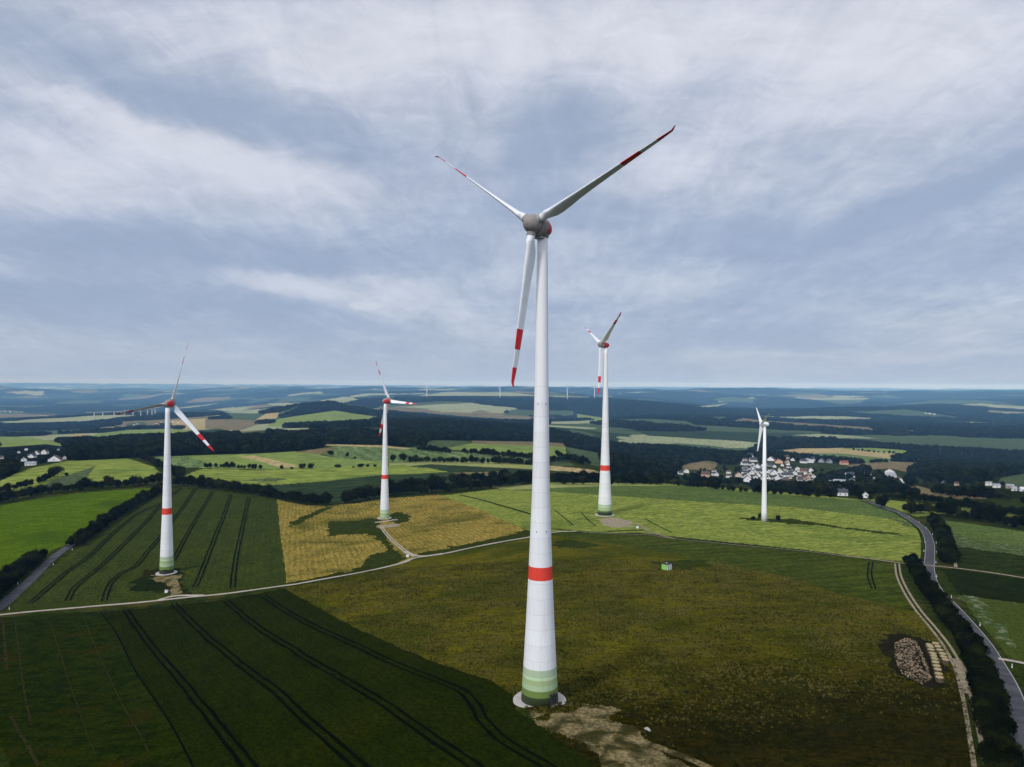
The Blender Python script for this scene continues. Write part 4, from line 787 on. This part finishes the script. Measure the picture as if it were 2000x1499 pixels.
for px, py, w in ((1808,808,5),(1816,809,7),(1825,810,5),(1848,807,5),(1856,807,7),(1862,799,5),(1836,804,4)): house(px, py, w, 'white', 'light grey', 'below the distant wooded ridge', False, 'farmhouse')
for px, py, w in ((262,831,4),(268,829,4),(305,828,5),(315,826,4),(323,827,4),(332,825,5),(337,824,4),(348,827,4)): house(px, py, w, 'white', 'brown', 'in the hamlet behind the left turbine', False, 'house')
# ordinal words make every label point to one house
seen = {}
for h in HOUSES:
    seen.setdefault((h[5], h[6], h[7], h[9]), []).append(h)
ORDX = 0
ORD = ['leftmost', 'second from the left', 'third from the left', 'fourth from the left', 'fifth from the left', 'sixth from the left', 'seventh from the left', 'eighth from the left', 'ninth from the left', 'tenth from the left', 'eleventh from the left', 'twelfth from the left', 'thirteenth from the left']
LABEL = {}
for (wl, rf, wh, ct), L in seen.items():
    L.sort(key=lambda h: h[0])
    for i, h in enumerate(L):
        s = '%s %s with %s roof, %s' % (wl, ct, rf, wh)
        LABEL[id(h)] = s if len(L) == 1 else s + ', ' + ORD[min(i, 12)]
        if len(LABEL[id(h)].split()) > 16: LABEL[id(h)] = '%s %s, %s roof, %s, %s' % (wl, ct, rf, wh, ORD[min(i, 12)])
for k, h in enumerate(HOUSES):
    px, py, wpx, p, w, wl, rf, wh, wide, ct, flat, gable = h; r = random.Random(k * 13 + 5)
    big = 1.0 if p.y < 2200 else 1.0
    lx = w; ly = w * r.uniform(.6, .8) if not wide else w * .42; ly = min(max(ly, 5), 13); hh = min(5.2, max(3.0, w * .42)) * r.uniform(.9, 1.15); rh = min(lx, ly) * r.uniform(.38, .52)
    if wide: hh, rh = 4.0, ly * .28
    rz = gable if gable is not None else r.choice((r.uniform(-.45, .45), r.uniform(-.45, .45) + math.pi / 2)) if not wide else r.uniform(-.2, .2)
    if abs(rz) > 1: lx, ly = lx * .92, max(ly, lx * .8)
    if gable is not None: rz = math.pi / 2; lx, ly, hh, rh = 14, 17, 3.4, 6.0
    root = thing('barn' if ct == 'barn' else 'house' if ct == 'house' else 'farm_building', LABEL[id(h)], ct, (p.x, p.y, p.z - .3), rz + math.atan2(-p.x, p.y) * .5, ('houses of the village' if p.y < 2900 and px > 1200 else 'houses of the left village' if px < 200 else 'distant farm buildings'))
    a, b = lx / 2, ly / 2; mb = MB()
    mb.add([(-a,-b,-1.5),(a,-b,-1.5),(a,b,-1.5),(-a,b,-1.5),(-a,-b,hh),(a,-b,hh),(a,b,hh),(-a,b,hh),(-a,0,hh+rh),(a,0,hh+rh)], [(0,1,5,4),(2,3,7,6),(1,2,6,9,5),(3,0,4,8,7),(0,3,2,1)])
    mb.build('wall', WALL[wl], root)
    if p.y > 3200:   # far away: a simple ridge roof is all one sees
        mb = MB(); mb.add([(-a-.3,-b-.4,hh-.2),(a+.3,-b-.4,hh-.2),(a+.3,0,hh+rh+.15),(-a-.3,0,hh+rh+.15),(a+.3,b+.4,hh-.2),(-a-.3,b+.4,hh-.2)], [(0,1,2,3),(3,2,4,5)]); mb.build('roof', ROOF[rf], root); continue
    mb = MB(); o = .5; dz = rh / b * o
    for s in (-1, 1):
        V = [(-a-.4, s*(b+o), hh-dz+.05), (a+.4, s*(b+o), hh-dz+.05), (a+.4, 0, hh+rh+.05), (-a-.4, 0, hh+rh+.05)]; V += [(x, y, z + .25) for x, y, z in V]
        f = [(0,1,2,3),(7,6,5,4),(0,4,5,1),(1,5,6,2),(3,7,4,0)]; mb.add(V, f if s < 0 else [tuple(reversed(q)) for q in f])
    rf_o = mb.build('roof', ROOF[rf], root)
    if ct == 'house': mb = MB(); mb.box((a * .3, b * .25, hh + rh + .2), (.7, .7, 1.6)); mb.build('chimney', WALL['tan'], rf_o)
    if p.y < 2000 and ct != 'barn':
        for s in (-1, 1):
            nwin = max(1, int(lx / 4.5))
            for i in range(nwin):
                mb = MB(); mb.box((-a + lx * (i + .5) / nwin, s * (b + .01), hh * .52), (1.3, .12, 1.4)); mb.build('window', M['pane'], root)
        for s in (-1, 1): mb = MB(); mb.box((s * (a + .01), 0, hh * .95), (.12, 1.4, 1.4)); mb.build('window', M['pane'], root)
def clear_of_houses(pts):
    pts = np.asarray(pts); px, py = to_px(pts[:, 0], pts[:, 1], pts[:, 2]); ok = np.ones(len(pts), bool)
    for h in HOUSES:
        p, w = h[3], h[4]; d = np.hypot(pts[:, 0] - p.x, pts[:, 1] - p.y)
        ok &= d > w * .75 + 3; hid = (pts[:, 1] < p.y) & (RNG.random(len(pts)) < .93) & (pts[:, 1] > p.y - 190) & (np.abs(px - h[0]) < h[2] * .5 + 4); ok &= ~hid
    return pts[ok]
# garden trees between the houses of the villages
gt = []
for h in HOUSES:
    p, w = h[3], h[4]
    if p.y < 2900:
        for i in range(5): a = random.uniform(0, 6.28); d = random.uniform(14, 48); gt.append((p.x + d * math.cos(a), p.y + abs(d * math.sin(a)) * .9 + 4, 0, random.uniform(6, 11)))
gt = np.array(gt); gt[:, 2] = height(gt[:, 0], gt[:, 1]) - .4
scatter('garden_trees', 'dark garden trees between the houses of both villages', clear_of_houses(gt), FCR, 'trees')
w1 = clear_of_houses(w1)
scatter('forest', 'dark green broadleaf forest on the near hills and around the village', w1, FCR, 'forest')
scatter('far_forest', 'blue green far woods on the valley slopes and distant ridges', w2, CLU, 'forest')
LEFT = clear_of_houses(LEFT)
scatter('hedgerow_bushes', 'dark bushes and trees of the hedges between the middle fields and below the hilltop', LEFT, CR_, 'bushes')
# far town in the haze
mb = MB(); r = random.Random(3)
for i in range(150):
    px = r.uniform(-10, 62) if i < 95 else r.uniform(20, 120); py = r.uniform(799, 806) if i < 95 else r.uniform(785, 800); p = ground(px, py); s = r.uniform(8, 20)
    mb.box((p.x, p.y, p.z + 4), (s, s * .7, 10), r.uniform(0, 3)); a = len(mb.v)
t = mb.build('far_town', WALL['white']); t['kind'] = 'stuff'; tag(t, 'pale hazy town far off at the left edge', 'town')
# loose grass tufts on the unmown meadow
def tuft(name, seed):
    r = random.Random(seed); mb = MB()
    for i in range(11):
        a = r.uniform(0, 6.28); d = r.uniform(0, .35); x, y = d * math.cos(a), d * math.sin(a); b = r.uniform(0, 6.28); w = r.uniform(.05, .11); h = r.uniform(.25, .6); lx, ly = r.uniform(-.3, .3), r.uniform(-.3, .3)
        mb.add([(x - w * math.cos(b), y - w * math.sin(b), 0), (x + w * math.cos(b), y + w * math.sin(b), 0), (x + lx + w * .3 * math.cos(b), y + ly + w * .3 * math.sin(b), h), (x + lx - w * .3 * math.cos(b), y + ly - w * .3 * math.sin(b), h)], [(0, 1, 2, 3)])
    o = mb.build(name, M['tuft']); d = o.data; bpy.data.objects.remove(o); return d
def grass(name, c1, c2):
    m, nt, bs = nodes(name); oi = nd(nt, 'ShaderNodeObjectInfo'); g = nd(nt, 'ShaderNodeNewGeometry'); f = noise(nt, g.outputs['Position'], 1 / 14, 4, .65)
    f = math_(nt, 'MULTIPLY_ADD', oi.outputs['Random'], .3, math_(nt, 'ADD', f, -.15)); sock(nt, bs.inputs['Base Color'], mix(nt, rng_(nt, f, .28, .72), c1, c2)); bs.inputs['Roughness'].default_value = 1; bs.inputs['Specular IOR Level'].default_value = 0; return m
M['tuft'] = grass('dry_grass_tufts', (.050,.053,.003), (.170,.146,.030)); TUF = [tuft('tuft', i) for i in range(4)]
M['tuft'] = grass('green_grass_tufts', (.009,.012,.0006), (.040,.035,.004)); TUG = [tuft('green_tuft', i) for i in range(4)]  # darker tufts for the near meadow, with the same dimming in their colour
N_ = 330000; Yt = np.sqrt(RNG.uniform(140 ** 2, 420 ** 2, N_)); Xt = RNG.uniform(-.5, .72, N_) * Yt; Zt = height(Xt, Yt); ct = classify(Xt, Yt, Zt)
mid = [ND + i for i, p in enumerate(P) if p[0] == 'dry_meadow']; den = fbm(Xt / 9, Yt / 5, 91, 3) * 2 + .5
lush_dim_ = sstep(205, 130, Yt - .3 * Xt); k = np.isin(ct, mid) & (RNG.random(N_) < np.clip(den * 1.2 - .15, .08, .9))
gk = RNG.random(N_) < lush_dim_ * .97 + .12
scatter('meadow_grass', 'dry olive and straw coloured grass tufts all over the meadow', np.column_stack([Xt, Yt, Zt, RNG.uniform(.4, .85, N_)])[k & ~gk], TUF, 'grass')
scatter('meadow_grass', 'dark green grass tufts on the lower part of the meadow', np.column_stack([Xt, Yt, Zt, RNG.uniform(.5, 1.0, N_)])[k & gk], TUG, 'grass')
# motorway viaduct
pts = [(168,806),(200,805),(240,804),(275,801),(300,798),(314,795.5)]
def at_depth(px, py, Y): a, b = to_ray(px, py); return Vector((float(a * Y), Y, float(ZC + b * Y)))
vY = [ground(x, y).y for x, y in ((200, 817), (243, 817.5), (288, 814))]; vY = sorted(vY)[0]; print('viaduct', vY)
vy = lambda x: vY * .97 + (x - 240) * 2.0
dk = [at_depth(x, y, vy(x)) for x, y in pts]
vr = thing('viaduct', 'long pale road viaduct on tall piers across the far valley', 'bridge', dk[0])
mb = MB()
for a, b in zip(dk[:-1], dk[1:]):
    c = (a + b) / 2 - dk[0]; d = b - a; mb.box((c.x, c.y, c.z), (d.length * 1.01, 14, 4), math.atan2(d.y, d.x))
mb.build('deck', M['concrete'], vr)
for px, pb in ((184,815),(201,814),(223,817),(243,816.5),(260,816),(275,813.5),(288,813),(297,809),(303,806)):
    y = np.interp(px, [q[0] for q in pts], [q[1] for q in pts]); t_ = at_depth(px, y, vy(px)); b_ = at_depth(px, pb + 2, vy(px)); h_ = t_.z - b_.z
    mb = MB(); c = (t_ + b_) / 2 - dk[0]; mb.box((c.x, c.y, c.z - 1.5), (9, 8, h_), 0, 0, .85); mb.build('pier', M['concrete'], vr)
# ------------------------------------------------------------------ small things in the fields
p = ground(1302, 1113); rz = R_(42)
bx = thing('container_hut', 'small hut with bright green side, white front and dark roof on the meadow', 'hut', p, rz); bx.scale = (1.2, 1.2, 1.15)
M['hutgreen'] = plain('bright_green_panel', (.24,.55,.11), .6, .08, 1.); M['hutroof'] = plain('hut_roof', (.07,.05,.055), .8, .2, 2.)
mb = MB(); mb.box((0, 0, 1.35), (3.3, 3.0, 2.5)); mb.build('wall', M['white'], bx)
mb = MB(); mb.box((-1.68, 0, 1.35), (.06, 2.9, 2.4)); mb.build('side_panel', M['hutgreen'], bx)
mb = MB(); mb.box((0, 0, 2.72), (3.6, 3.3, .22)); mb.box((0, 0, 2.88), (2.6, 2.3, .2)); mb.build('roof', M['hutroof'], bx)
for x in (-.75, .65): mb = MB(); mb.box((x, -1.53, 1.35), (.5, .08, 1.9)); mb.build('door', M['galv'], bx)
mb = MB(); mb.lathe([(2.95, .16), (3.3, .16)], 12); mb.build('vent', M['white'], bx)
# straw bales standing in two rows
M['straw'] = plain('straw', (.27,.20,.125), .95, .4, 2.5, .05); M['bale'] = plain('bale_straw', (.33,.27,.145), .95, .25, 4., .05); M['strawside'] = plain('dark_brown_straw', (.10,.075,.048), .95, .4, 2., .05)  # paler straw for the bale tops, darker brown for their sides
def bale_mesh(seed):
    r = random.Random(seed); mb = MB(); prof = [(0,.98),(.12,1.05),(.6,1.08),(1.25,1.06),(1.4,.98),(1.46,.7),(1.42,.3),(1.47,.02)]; mb.lathe(prof, 22, 0, lambda j, i: 1 if j < 3 else 0)
    mb.v = [(x * (1 + .05 * r.uniform(-1, 1)), y * (1 + .05 * r.uniform(-1, 1)), z + r.uniform(-.04, .04)) for x, y, z in mb.v]; o = mb.build('bale', [M['bale'], M['strawside']]); d = o.data; bpy.data.objects.remove(o); return d
BAL = [bale_mesh(i) for i in range(4)]
rows = (((1814,1266),(1822,1285),(1829,1305),(1836,1332),11,'longer'),((1828,1264),(1835,1275),(1841,1286),(1847,1297),6,'shorter'))
for a, b, c, d, nb, w in rows:
    L = np.array([tuple(ground(*q)) for q in (a, b, c, d)]); tt = np.linspace(0, 1, nb)
    for i, t in enumerate(tt):
        q = [np.interp(t, [0, .33, .66, 1], L[:, k]) for k in range(3)]
        o = tag(link('straw_bale', random.choice(BAL)), 'round straw bale in the %s row beside the straw heap%s' % (w, ', end nearest the camera' if i == nb - 1 else ', farthest end of that row' if i == 0 else ''), 'straw bale', 'straw bales in two rows')
        o.location = (q[0] + random.uniform(-.12, .12), q[1], q[2] - .05); o.rotation_euler = (random.uniform(-.06, .06), random.uniform(-.06, .06), random.uniform(0, 6.28)); k = random.uniform(.93, 1.03); o.scale = (k, k, random.uniform(.9, 1.1))
# heap of broken straw
out = [(1747,1258),(1768,1248),(1790,1255),(1802,1280),(1812,1305),(1820,1326),(1802,1337),(1780,1328),(1758,1314),(1749,1288)]
W2 = np.array([tuple(ground(*q)) for q in out]); cen = W2.mean(0); hp = thing('straw_heap', 'big irregular heap of pale broken straw clods next to the bale rows', 'straw heap', cen)
mb = MB(); r = random.Random(4); poly = W2[:, :2]; ins = []
while len(ins) < 1900:
    x = r.uniform(poly[:, 0].min(), poly[:, 0].max()); y = r.uniform(poly[:, 1].min(), poly[:, 1].max())
    if pip(np.array([x]), np.array([y]), poly)[0]: ins.append((x, y))
ins = np.array(ins); hz = height(ins[:, 0], ins[:, 1])
dm = np.min(np.hypot(ins[:, None, 0] - np.concatenate([np.linspace(poly[i], poly[(i + 1) % len(poly)], 8) for i in range(len(poly))])[None, :, 0], ins[:, None, 1] - np.concatenate([np.linspace(poly[i], poly[(i + 1) % len(poly)], 8) for i in range(len(poly))])[None, :, 1]), 1)
for (x, y), z, d in zip(ins, hz, dm):
    h = min(1.5, d * .55) * r.uniform(.55, 1.0); s = r.uniform(.12, .58) ** 1.0; k = r.random()
    Mx = Matrix.Translation((x - cen[0], y - cen[1], z + h - cen[2])) @ Matrix.Rotation(r.uniform(0, 6.28), 4, 'Z') @ Matrix.Rotation(r.uniform(0, 1.2), 4, 'X')
    m = 0 if k < .5 else 1 if k < .8 else 2
    prof = [(-.3 * s, .25 * s), (-.15 * s, .55 * s * r.uniform(.8, 1.2)), (.2 * s, .5 * s * r.uniform(.8, 1.2)), (.32 * s, .15 * s)]; b = len(mb.v); mb.lathe(prof, 7, m, None, Mx)
    for i in range(b, len(mb.v)): vx, vy, vz = mb.v[i]; q = .13 * s; mb.v[i] = (vx + r.uniform(-q, q), vy + r.uniform(-q, q), vz + r.uniform(-q, q))
mb.build('straw_clods', [M['straw'], M['strawside'], M['soil']], hp)
# body of the heap under the clods
mb = MB(); c0 = np.array([0, 0, 1.1]); ring = [q - cen for q in W2]; mid = [(q * .6 + np.array([0, 0, 1.0])) for q in ring]; nn_ = len(ring); V = [tuple(q - np.array([0, 0, .3])) for q in ring] + [tuple(q) for q in mid] + [(0, 0, 1.25)]
f = [(i, (i + 1) % nn_, nn_ + (i + 1) % nn_, nn_ + i) for i in range(nn_)] + [(nn_ + i, nn_ + (i + 1) % nn_, 2 * nn_) for i in range(nn_)]
mb.add(V, [tuple(reversed(q)) for q in f]); mb.build('heap_core', M['soil'], hp)
# reflector posts along the roads
def post_mesh():
    mb = MB(); mb.box((0, 0, .5), (.16, .16, 1.0), 0, 0, .9); mb.box((0, 0, .82), (.165, .165, .16), 0, 1, 1); mb.box((0, 0, 1.06), (.14, .14, .12), 0, 0, .6); o = mb.build('post', [M['white'], M['dark']]); d = o.data; bpy.data.objects.remove(o); return d
PM = post_mesh(); c5 = lambda x, y: (1650 + x / 5.714, 930 + y / 5.714)
for lst, lb, gp in (([c5(605,415),c5(718,466),c5(828,526),c5(908,592),c5(978,662),c5(1020,757),c5(1022,857),c5(1017,978),c5(1024,1134),c5(1190,1366),(1914,1224),(1976.6,1306),(1967.6,1411)], 'white reflector post on the outer edge of the asphalt road on the right', 'reflector posts along the right road'),
                    ([c5(895,748),c5(883,848),c5(868,962),c5(866,1112)], 'white reflector post on the field side of the right road bend', 'reflector posts inside the bend'),
                    ([(35,1142),(18,1191),(104,1104),(141,1075)], 'white reflector post along the narrow road at the left', 'reflector posts along the left road')):
    for q in lst: o = tag(link('reflector_post', PM), lb, 'road post', gp); o.location = ground(*q); o.scale = (1.4, 1.4, 1.25)
def cab(px, py, lb):
    r_ = thing('cabinet', lb, 'electric cabinet', ground(px, py)); mb = MB(); mb.box((0, 0, .75), (1.5, .9, 1.6)); mb.build('body', M['white'], r_); mb = MB(); mb.box((0, 0, 1.6), (1.65, 1.05, .12)); mb.build('lid', M['galv'], r_); mb = MB(); mb.box((0, -.46, .75), (.05, .05, 1.4)); mb.build('door_seam', M['galv'], r_)
cab(325, 1158, 'small white cabinet beside the gravel access of the turbine in the dark wheat'); cab(1245, 1032, 'small white cabinet at the tip of the tan gravel pad'); cab(796, 1088, 'small white cabinet by the lane junction below the stubble field')
def stone_mesh(seed):
    r = random.Random(seed); mb = MB(); mb.lathe([(-.2,.35),(.1,.62),(.45,.5),(.62,.15)], 9); mb.v = [(x * r.uniform(.8, 1.2), y * r.uniform(.8, 1.2), z * r.uniform(.85, 1.15)) for x, y, z in mb.v]; o = mb.build('stone', M['concrete'], None); d = o.data; bpy.data.objects.remove(o); return d
STN = [stone_mesh(i) for i in range(3)]
for i in range(12):
    o = tag(link('boulder', STN[i % 3]), 'pale boulder in the row in front of the turbine in the stubble field', 'boulder', 'boulders in a row'); o.location = ground(734 + i * 3.7, 1021.5 - .45 * i + random.uniform(-.5, .5) - (.5 if i > 6 else 0)); o.scale = (1.3, 1.3, 1.2); o.rotation_euler.z = i
for i, (x, y, s) in enumerate(((1264,1425,.9),(1268,1428,.7),(1261,1424,.6))):
    o = tag(link('boulder', STN[i]), 'white stone in the small pile beside the gravel track', 'boulder', 'stones beside the gravel track'); o.location = ground(x, y); o.scale = (s, s, s * .7)
mb = MB(); mb.lathe([(-.4, .35), (.2, .8), (.55, .55), (.6, .1)], 10); o = tag(mb.build('boulder', M['soil'], None, False), 'dark brown lump at the edge of the gravel track', 'boulder'); o.location = ground(1302, 1455)
# thin masts beyond the village
for px, py, hgt, w in ((1836,896,21,'left'),(1878,899,16,'middle'),(1898,902,17,'right')):
    q = ground(px, py); r_ = thing('mast', 'thin grey mast above the woods on the right, %s of three' % w, 'mast', q, 0, 'masts above the woods'); hm = hgt / F * q.y
    mb = MB(); mb.lathe([(0, .45), (hm, .22)], 10); mb.build('pole', M['galv'], r_); mb = MB(); mb.box((0, 0, hm - .6), (3.2, .4, .5)); mb.build('crossarm', M['galv'], r_)

# ------------------------------------------------------------------ air, light, camera
bb = MB(); bb.box((0, 33000, -130), (125000, 78000, 640)); hz = bb.build('haze', [], None)
m = bpy.data.materials.new('haze'); m.use_nodes = True; nt = m.node_tree; nt.nodes.clear(); ou = nt.nodes.new('ShaderNodeOutputMaterial'); pv = nt.nodes.new('ShaderNodeVolumePrincipled')
pv.inputs['Color'].default_value = (.28, .60, 1.0, 1); pv.inputs['Density'].default_value = HAZE = 3.0e-5; pv.inputs['Absorption Color'].default_value = (1, 1, 1, 1); pv.inputs['Anisotropy'].default_value = -.35
nt.links.new(pv.outputs[0], ou.inputs['Volume']); hz.data.materials.append(m); hz['kind'] = 'stuff'; tag(hz, 'thin blue haze lying over the far hills and horizon', 'haze')

SUN_EL, SUN_AZ = R_(42), R_(218)     # azimuth clockwise from +Y: behind the camera, to the left
sd = Vector((math.sin(SUN_AZ) * math.cos(SUN_EL), math.cos(SUN_AZ) * math.cos(SUN_EL), math.sin(SUN_EL)))
sl = bpy.data.lights.new('sun', 'SUN'); sl.energy = 2.0; sl.angle = R_(10); sl.color = (1, .96, .90); so = bpy.data.objects.new('sun', sl); COL.objects.link(so); so.rotation_euler = sd.to_track_quat('Z', 'Y').to_euler()
w = bpy.data.worlds.new('World'); SC.world = w; w.use_nodes = True; nt = w.node_tree; nt.nodes.clear()
out = nt.nodes.new('ShaderNodeOutputWorld'); bg = nt.nodes.new('ShaderNodeBackground'); nt.links.new(bg.outputs[0], out.inputs[0])
sky = nd(nt, 'ShaderNodeTexSky', sky_type='NISHITA'); sky.sun_disc = False; sky.sun_elevation = SUN_EL; sky.sun_rotation = SUN_AZ
gen = nd(nt, 'ShaderNodeTexCoord').outputs['Generated']; sp = nd(nt, 'ShaderNodeSeparateXYZ'); nt.links.new(gen, sp.inputs[0])
z = math_(nt, 'MAXIMUM', sp.outputs[2], 0.0); den = math_(nt, 'ADD', z, .10)
cv = nd(nt, 'ShaderNodeCombineXYZ'); sock(nt, cv.inputs[0], math_(nt, 'DIVIDE', sp.outputs[0], den)); sock(nt, cv.inputs[1], math_(nt, 'DIVIDE', sp.outputs[1], den)); cv.inputs[2].default_value = SEED = 3.7
uv = cv.outputs[0]
big = noise(nt, mapping(nt, uv, (.55, .38, 1), (0, 0, R_(-14))), 1.0, 5, .55, .5)
streak = noise(nt, mapping(nt, uv, (1.5, .45, 1), (0, 0, R_(-22)), (4, 2, 0)), 1.0, 7, .62, .7)
wisp = noise(nt, mapping(nt, uv, (.5, 2.2, 1), (0, 0, R_(12)), (1, 7, 0)), 1.0, 6, .6, .6)
n = math_(nt, 'ADD', math_(nt, 'MULTIPLY', big, .5), math_(nt, 'ADD', math_(nt, 'MULTIPLY', streak, .32), math_(nt, 'MULTIPLY', wisp, .18)))
def tang(a):   # direction of view as slopes from due north
    return math_(nt, 'DIVIDE', a, math_(nt, 'MAXIMUM', sp.outputs[1], .05))
tv = nd(nt, 'ShaderNodeCombineXYZ'); sock(nt, tv.inputs[0], tang(sp.outputs[0])); sock(nt, tv.inputs[1], tang(sp.outputs[2]))
wp = nd(nt, 'ShaderNodeTexNoise'); nt.links.new(tv.outputs[0], wp.inputs['Vector']); wp.inputs['Scale'].default_value = 5.0; wp.inputs['Detail'].default_value = 4
wv = nd(nt, 'ShaderNodeVectorMath', operation='MULTIPLY_ADD'); nt.links.new(wp.outputs['Color'], wv.inputs[0]); wv.inputs[1].default_value = (.16, .07, 0); nt.links.new(tv.outputs[0], wv.inputs[2])
f1 = noise(nt, mapping(nt, uv, (7., 2.2, 1), (0, 0, R_(-30)), (3, 1, 2)), 1.0, 6, .65, .8); f2 = noise(nt, mapping(nt, wv.outputs[0], (9., 26., 1), (0, 0, R_(4))), 1.0, 7, .68, .5)
th = math_(nt, 'MULTIPLY_ADD', math_(nt, 'SUBTRACT', n, .5), 3.4, .5)
th = math_(nt, 'ADD', th, math_(nt, 'ADD', math_(nt, 'MULTIPLY_ADD', f1, .7, -.39), math_(nt, 'MULTIPLY_ADD', f2, .8, -.44)))
BANKS = [(250,130,400,80,15,-.50),(370,205,150,45,10,-.25),(580,265,320,75,12,-.28),(1095,240,120,125,0,-.5),(1045,325,60,70,0,-.3),(1090,415,190,50,0,-.3),(110,470,280,60,8,-.5),(480,490,340,55,4,-.42),(640,508,130,24,3,-.4),(100,570,240,42,4,-.5),(420,592,320,32,4,-.4),
 (1430,478,200,42,-8,-.5),(1820,395,300,36,-20,-.5),(1900,365,200,26,-18,-.3),(1400,150,190,45,-12,-.3),(1750,560,420,130,0,-.2),(1300,640,300,60,0,-.25),(800,80,460,130,0,.5),(290,255,340,50,25,.5),(560,345,240,42,18,.45),(100,330,240,75,5,.35),(1700,90,440,140,0,.42),(560,548,140,26,6,.65),(740,578,180,40,8,.35),(742,591,30,6,0,.6),
 (1250,330,180,75,-15,.32),(1860,640,190,42,-12,.35),(1880,682,190,9,-4,.45),(1560,699,80,6,-4,.3),(1220,100,190,130,0,.2),(1000,150,60,140,10,.25)]
for bx_, by_, rx, ry, ro, am in BANKS:
    a_, b_2 = to_ray(bx_, by_); mp = nd(nt, 'ShaderNodeMapping'); mp.vector_type = 'TEXTURE'; nt.links.new(wv.outputs[0], mp.inputs[0])
    mp.inputs['Location'].default_value = (float(a_) + .08, float(b_2) + .035, 0); mp.inputs['Rotation'].default_value = (0, 0, -R_(ro)); mp.inputs['Scale'].default_value = (rx / F, ry / F, 1)
    ln = nd(nt, 'ShaderNodeVectorMath', operation='LENGTH'); nt.links.new(mp.outputs[0], ln.inputs[0]); th = math_(nt, 'ADD', th, rng_(nt, ln.outputs['Value'], 0., 1.5, am * 1.25 - .01, 0.))
th = math_(nt, 'MULTIPLY_ADD', math_(nt, 'TANH', math_(nt, 'MULTIPLY', math_(nt, 'ADD', th, -.52), 1.9)), .56, .5, clamp=True)
lowf = rng_(nt, z, .0, .42)
dark = mix(nt, lowf, (.335, .42, .60), (.365, .44, .59)); lite = mix(nt, lowf, (.58, .635, .755), (.745, .765, .85))
cl = mix(nt, th, dark, lite); tx = math_(nt, 'ADD', math_(nt, 'MULTIPLY', f2, .22), math_(nt, 'MULTIPLY_ADD', f1, .16, .81)); txc = nd(nt, 'ShaderNodeCombineColor'); [sock(nt, txc.inputs[i], tx) for i in range(3)]; cl = mix(nt, 1.0, cl, txc.outputs[0], 'MULTIPLY')
sk = nd(nt, 'ShaderNodeVectorMath', operation='SCALE'); nt.links.new(sky.outputs[0], sk.inputs[0]); sk.inputs['Scale'].default_value = .10
c = mix(nt, .90, sk.outputs[0], cl)
hzn = rng_(nt, z, .0, .10, 1, 0); c = mix(nt, math_(nt, 'MULTIPLY', hzn, .7), c, (.42, .50, .64))
behind = math_(nt, 'MULTIPLY_ADD', rng_(nt, sp.outputs[1], -1., .2, 1, 0), .95, 1.0); cb_ = nd(nt, 'ShaderNodeVectorMath', operation='SCALE'); nt.links.new(c, cb_.inputs[0]); nt.links.new(behind, cb_.inputs['Scale'])
below = rng_(nt, sp.outputs[2], -.06, -.01); fin = mix(nt, below, (.05, .06, .035), cb_.outputs[0]); nt.links.new(fin, bg.inputs[0]); bg.inputs[1].default_value = 1.0

cam = bpy.data.cameras.new('camera'); co_ = bpy.data.objects.new('camera', cam); COL.objects.link(co_); SC.camera = co_
cam.sensor_width = 36; cam.lens = 36 * F / 2000; cam.clip_start = .5; cam.clip_end = 200000
co_.rotation_mode = 'XYZ'; co_.matrix_world = Matrix.Translation((0, 0, ZC)) @ Matrix.Rotation(math.pi / 2, 4, 'X') @ Matrix.Rotation(ROLL, 4, 'Z')
SC.view_settings.view_transform = 'Standard'; SC.view_settings.look = 'None'; SC.view_settings.exposure = 0; SC.view_settings.gamma = 1
SC.render.engine = 'CYCLES'; cy = SC.cycles; cy.use_denoising = True; cy.max_bounces = 5; cy.diffuse_bounces = 3; cy.glossy_bounces = 2; cy.volume_bounces = 0; cy.transparent_max_bounces = 4; cy.sample_clamp_indirect = 4
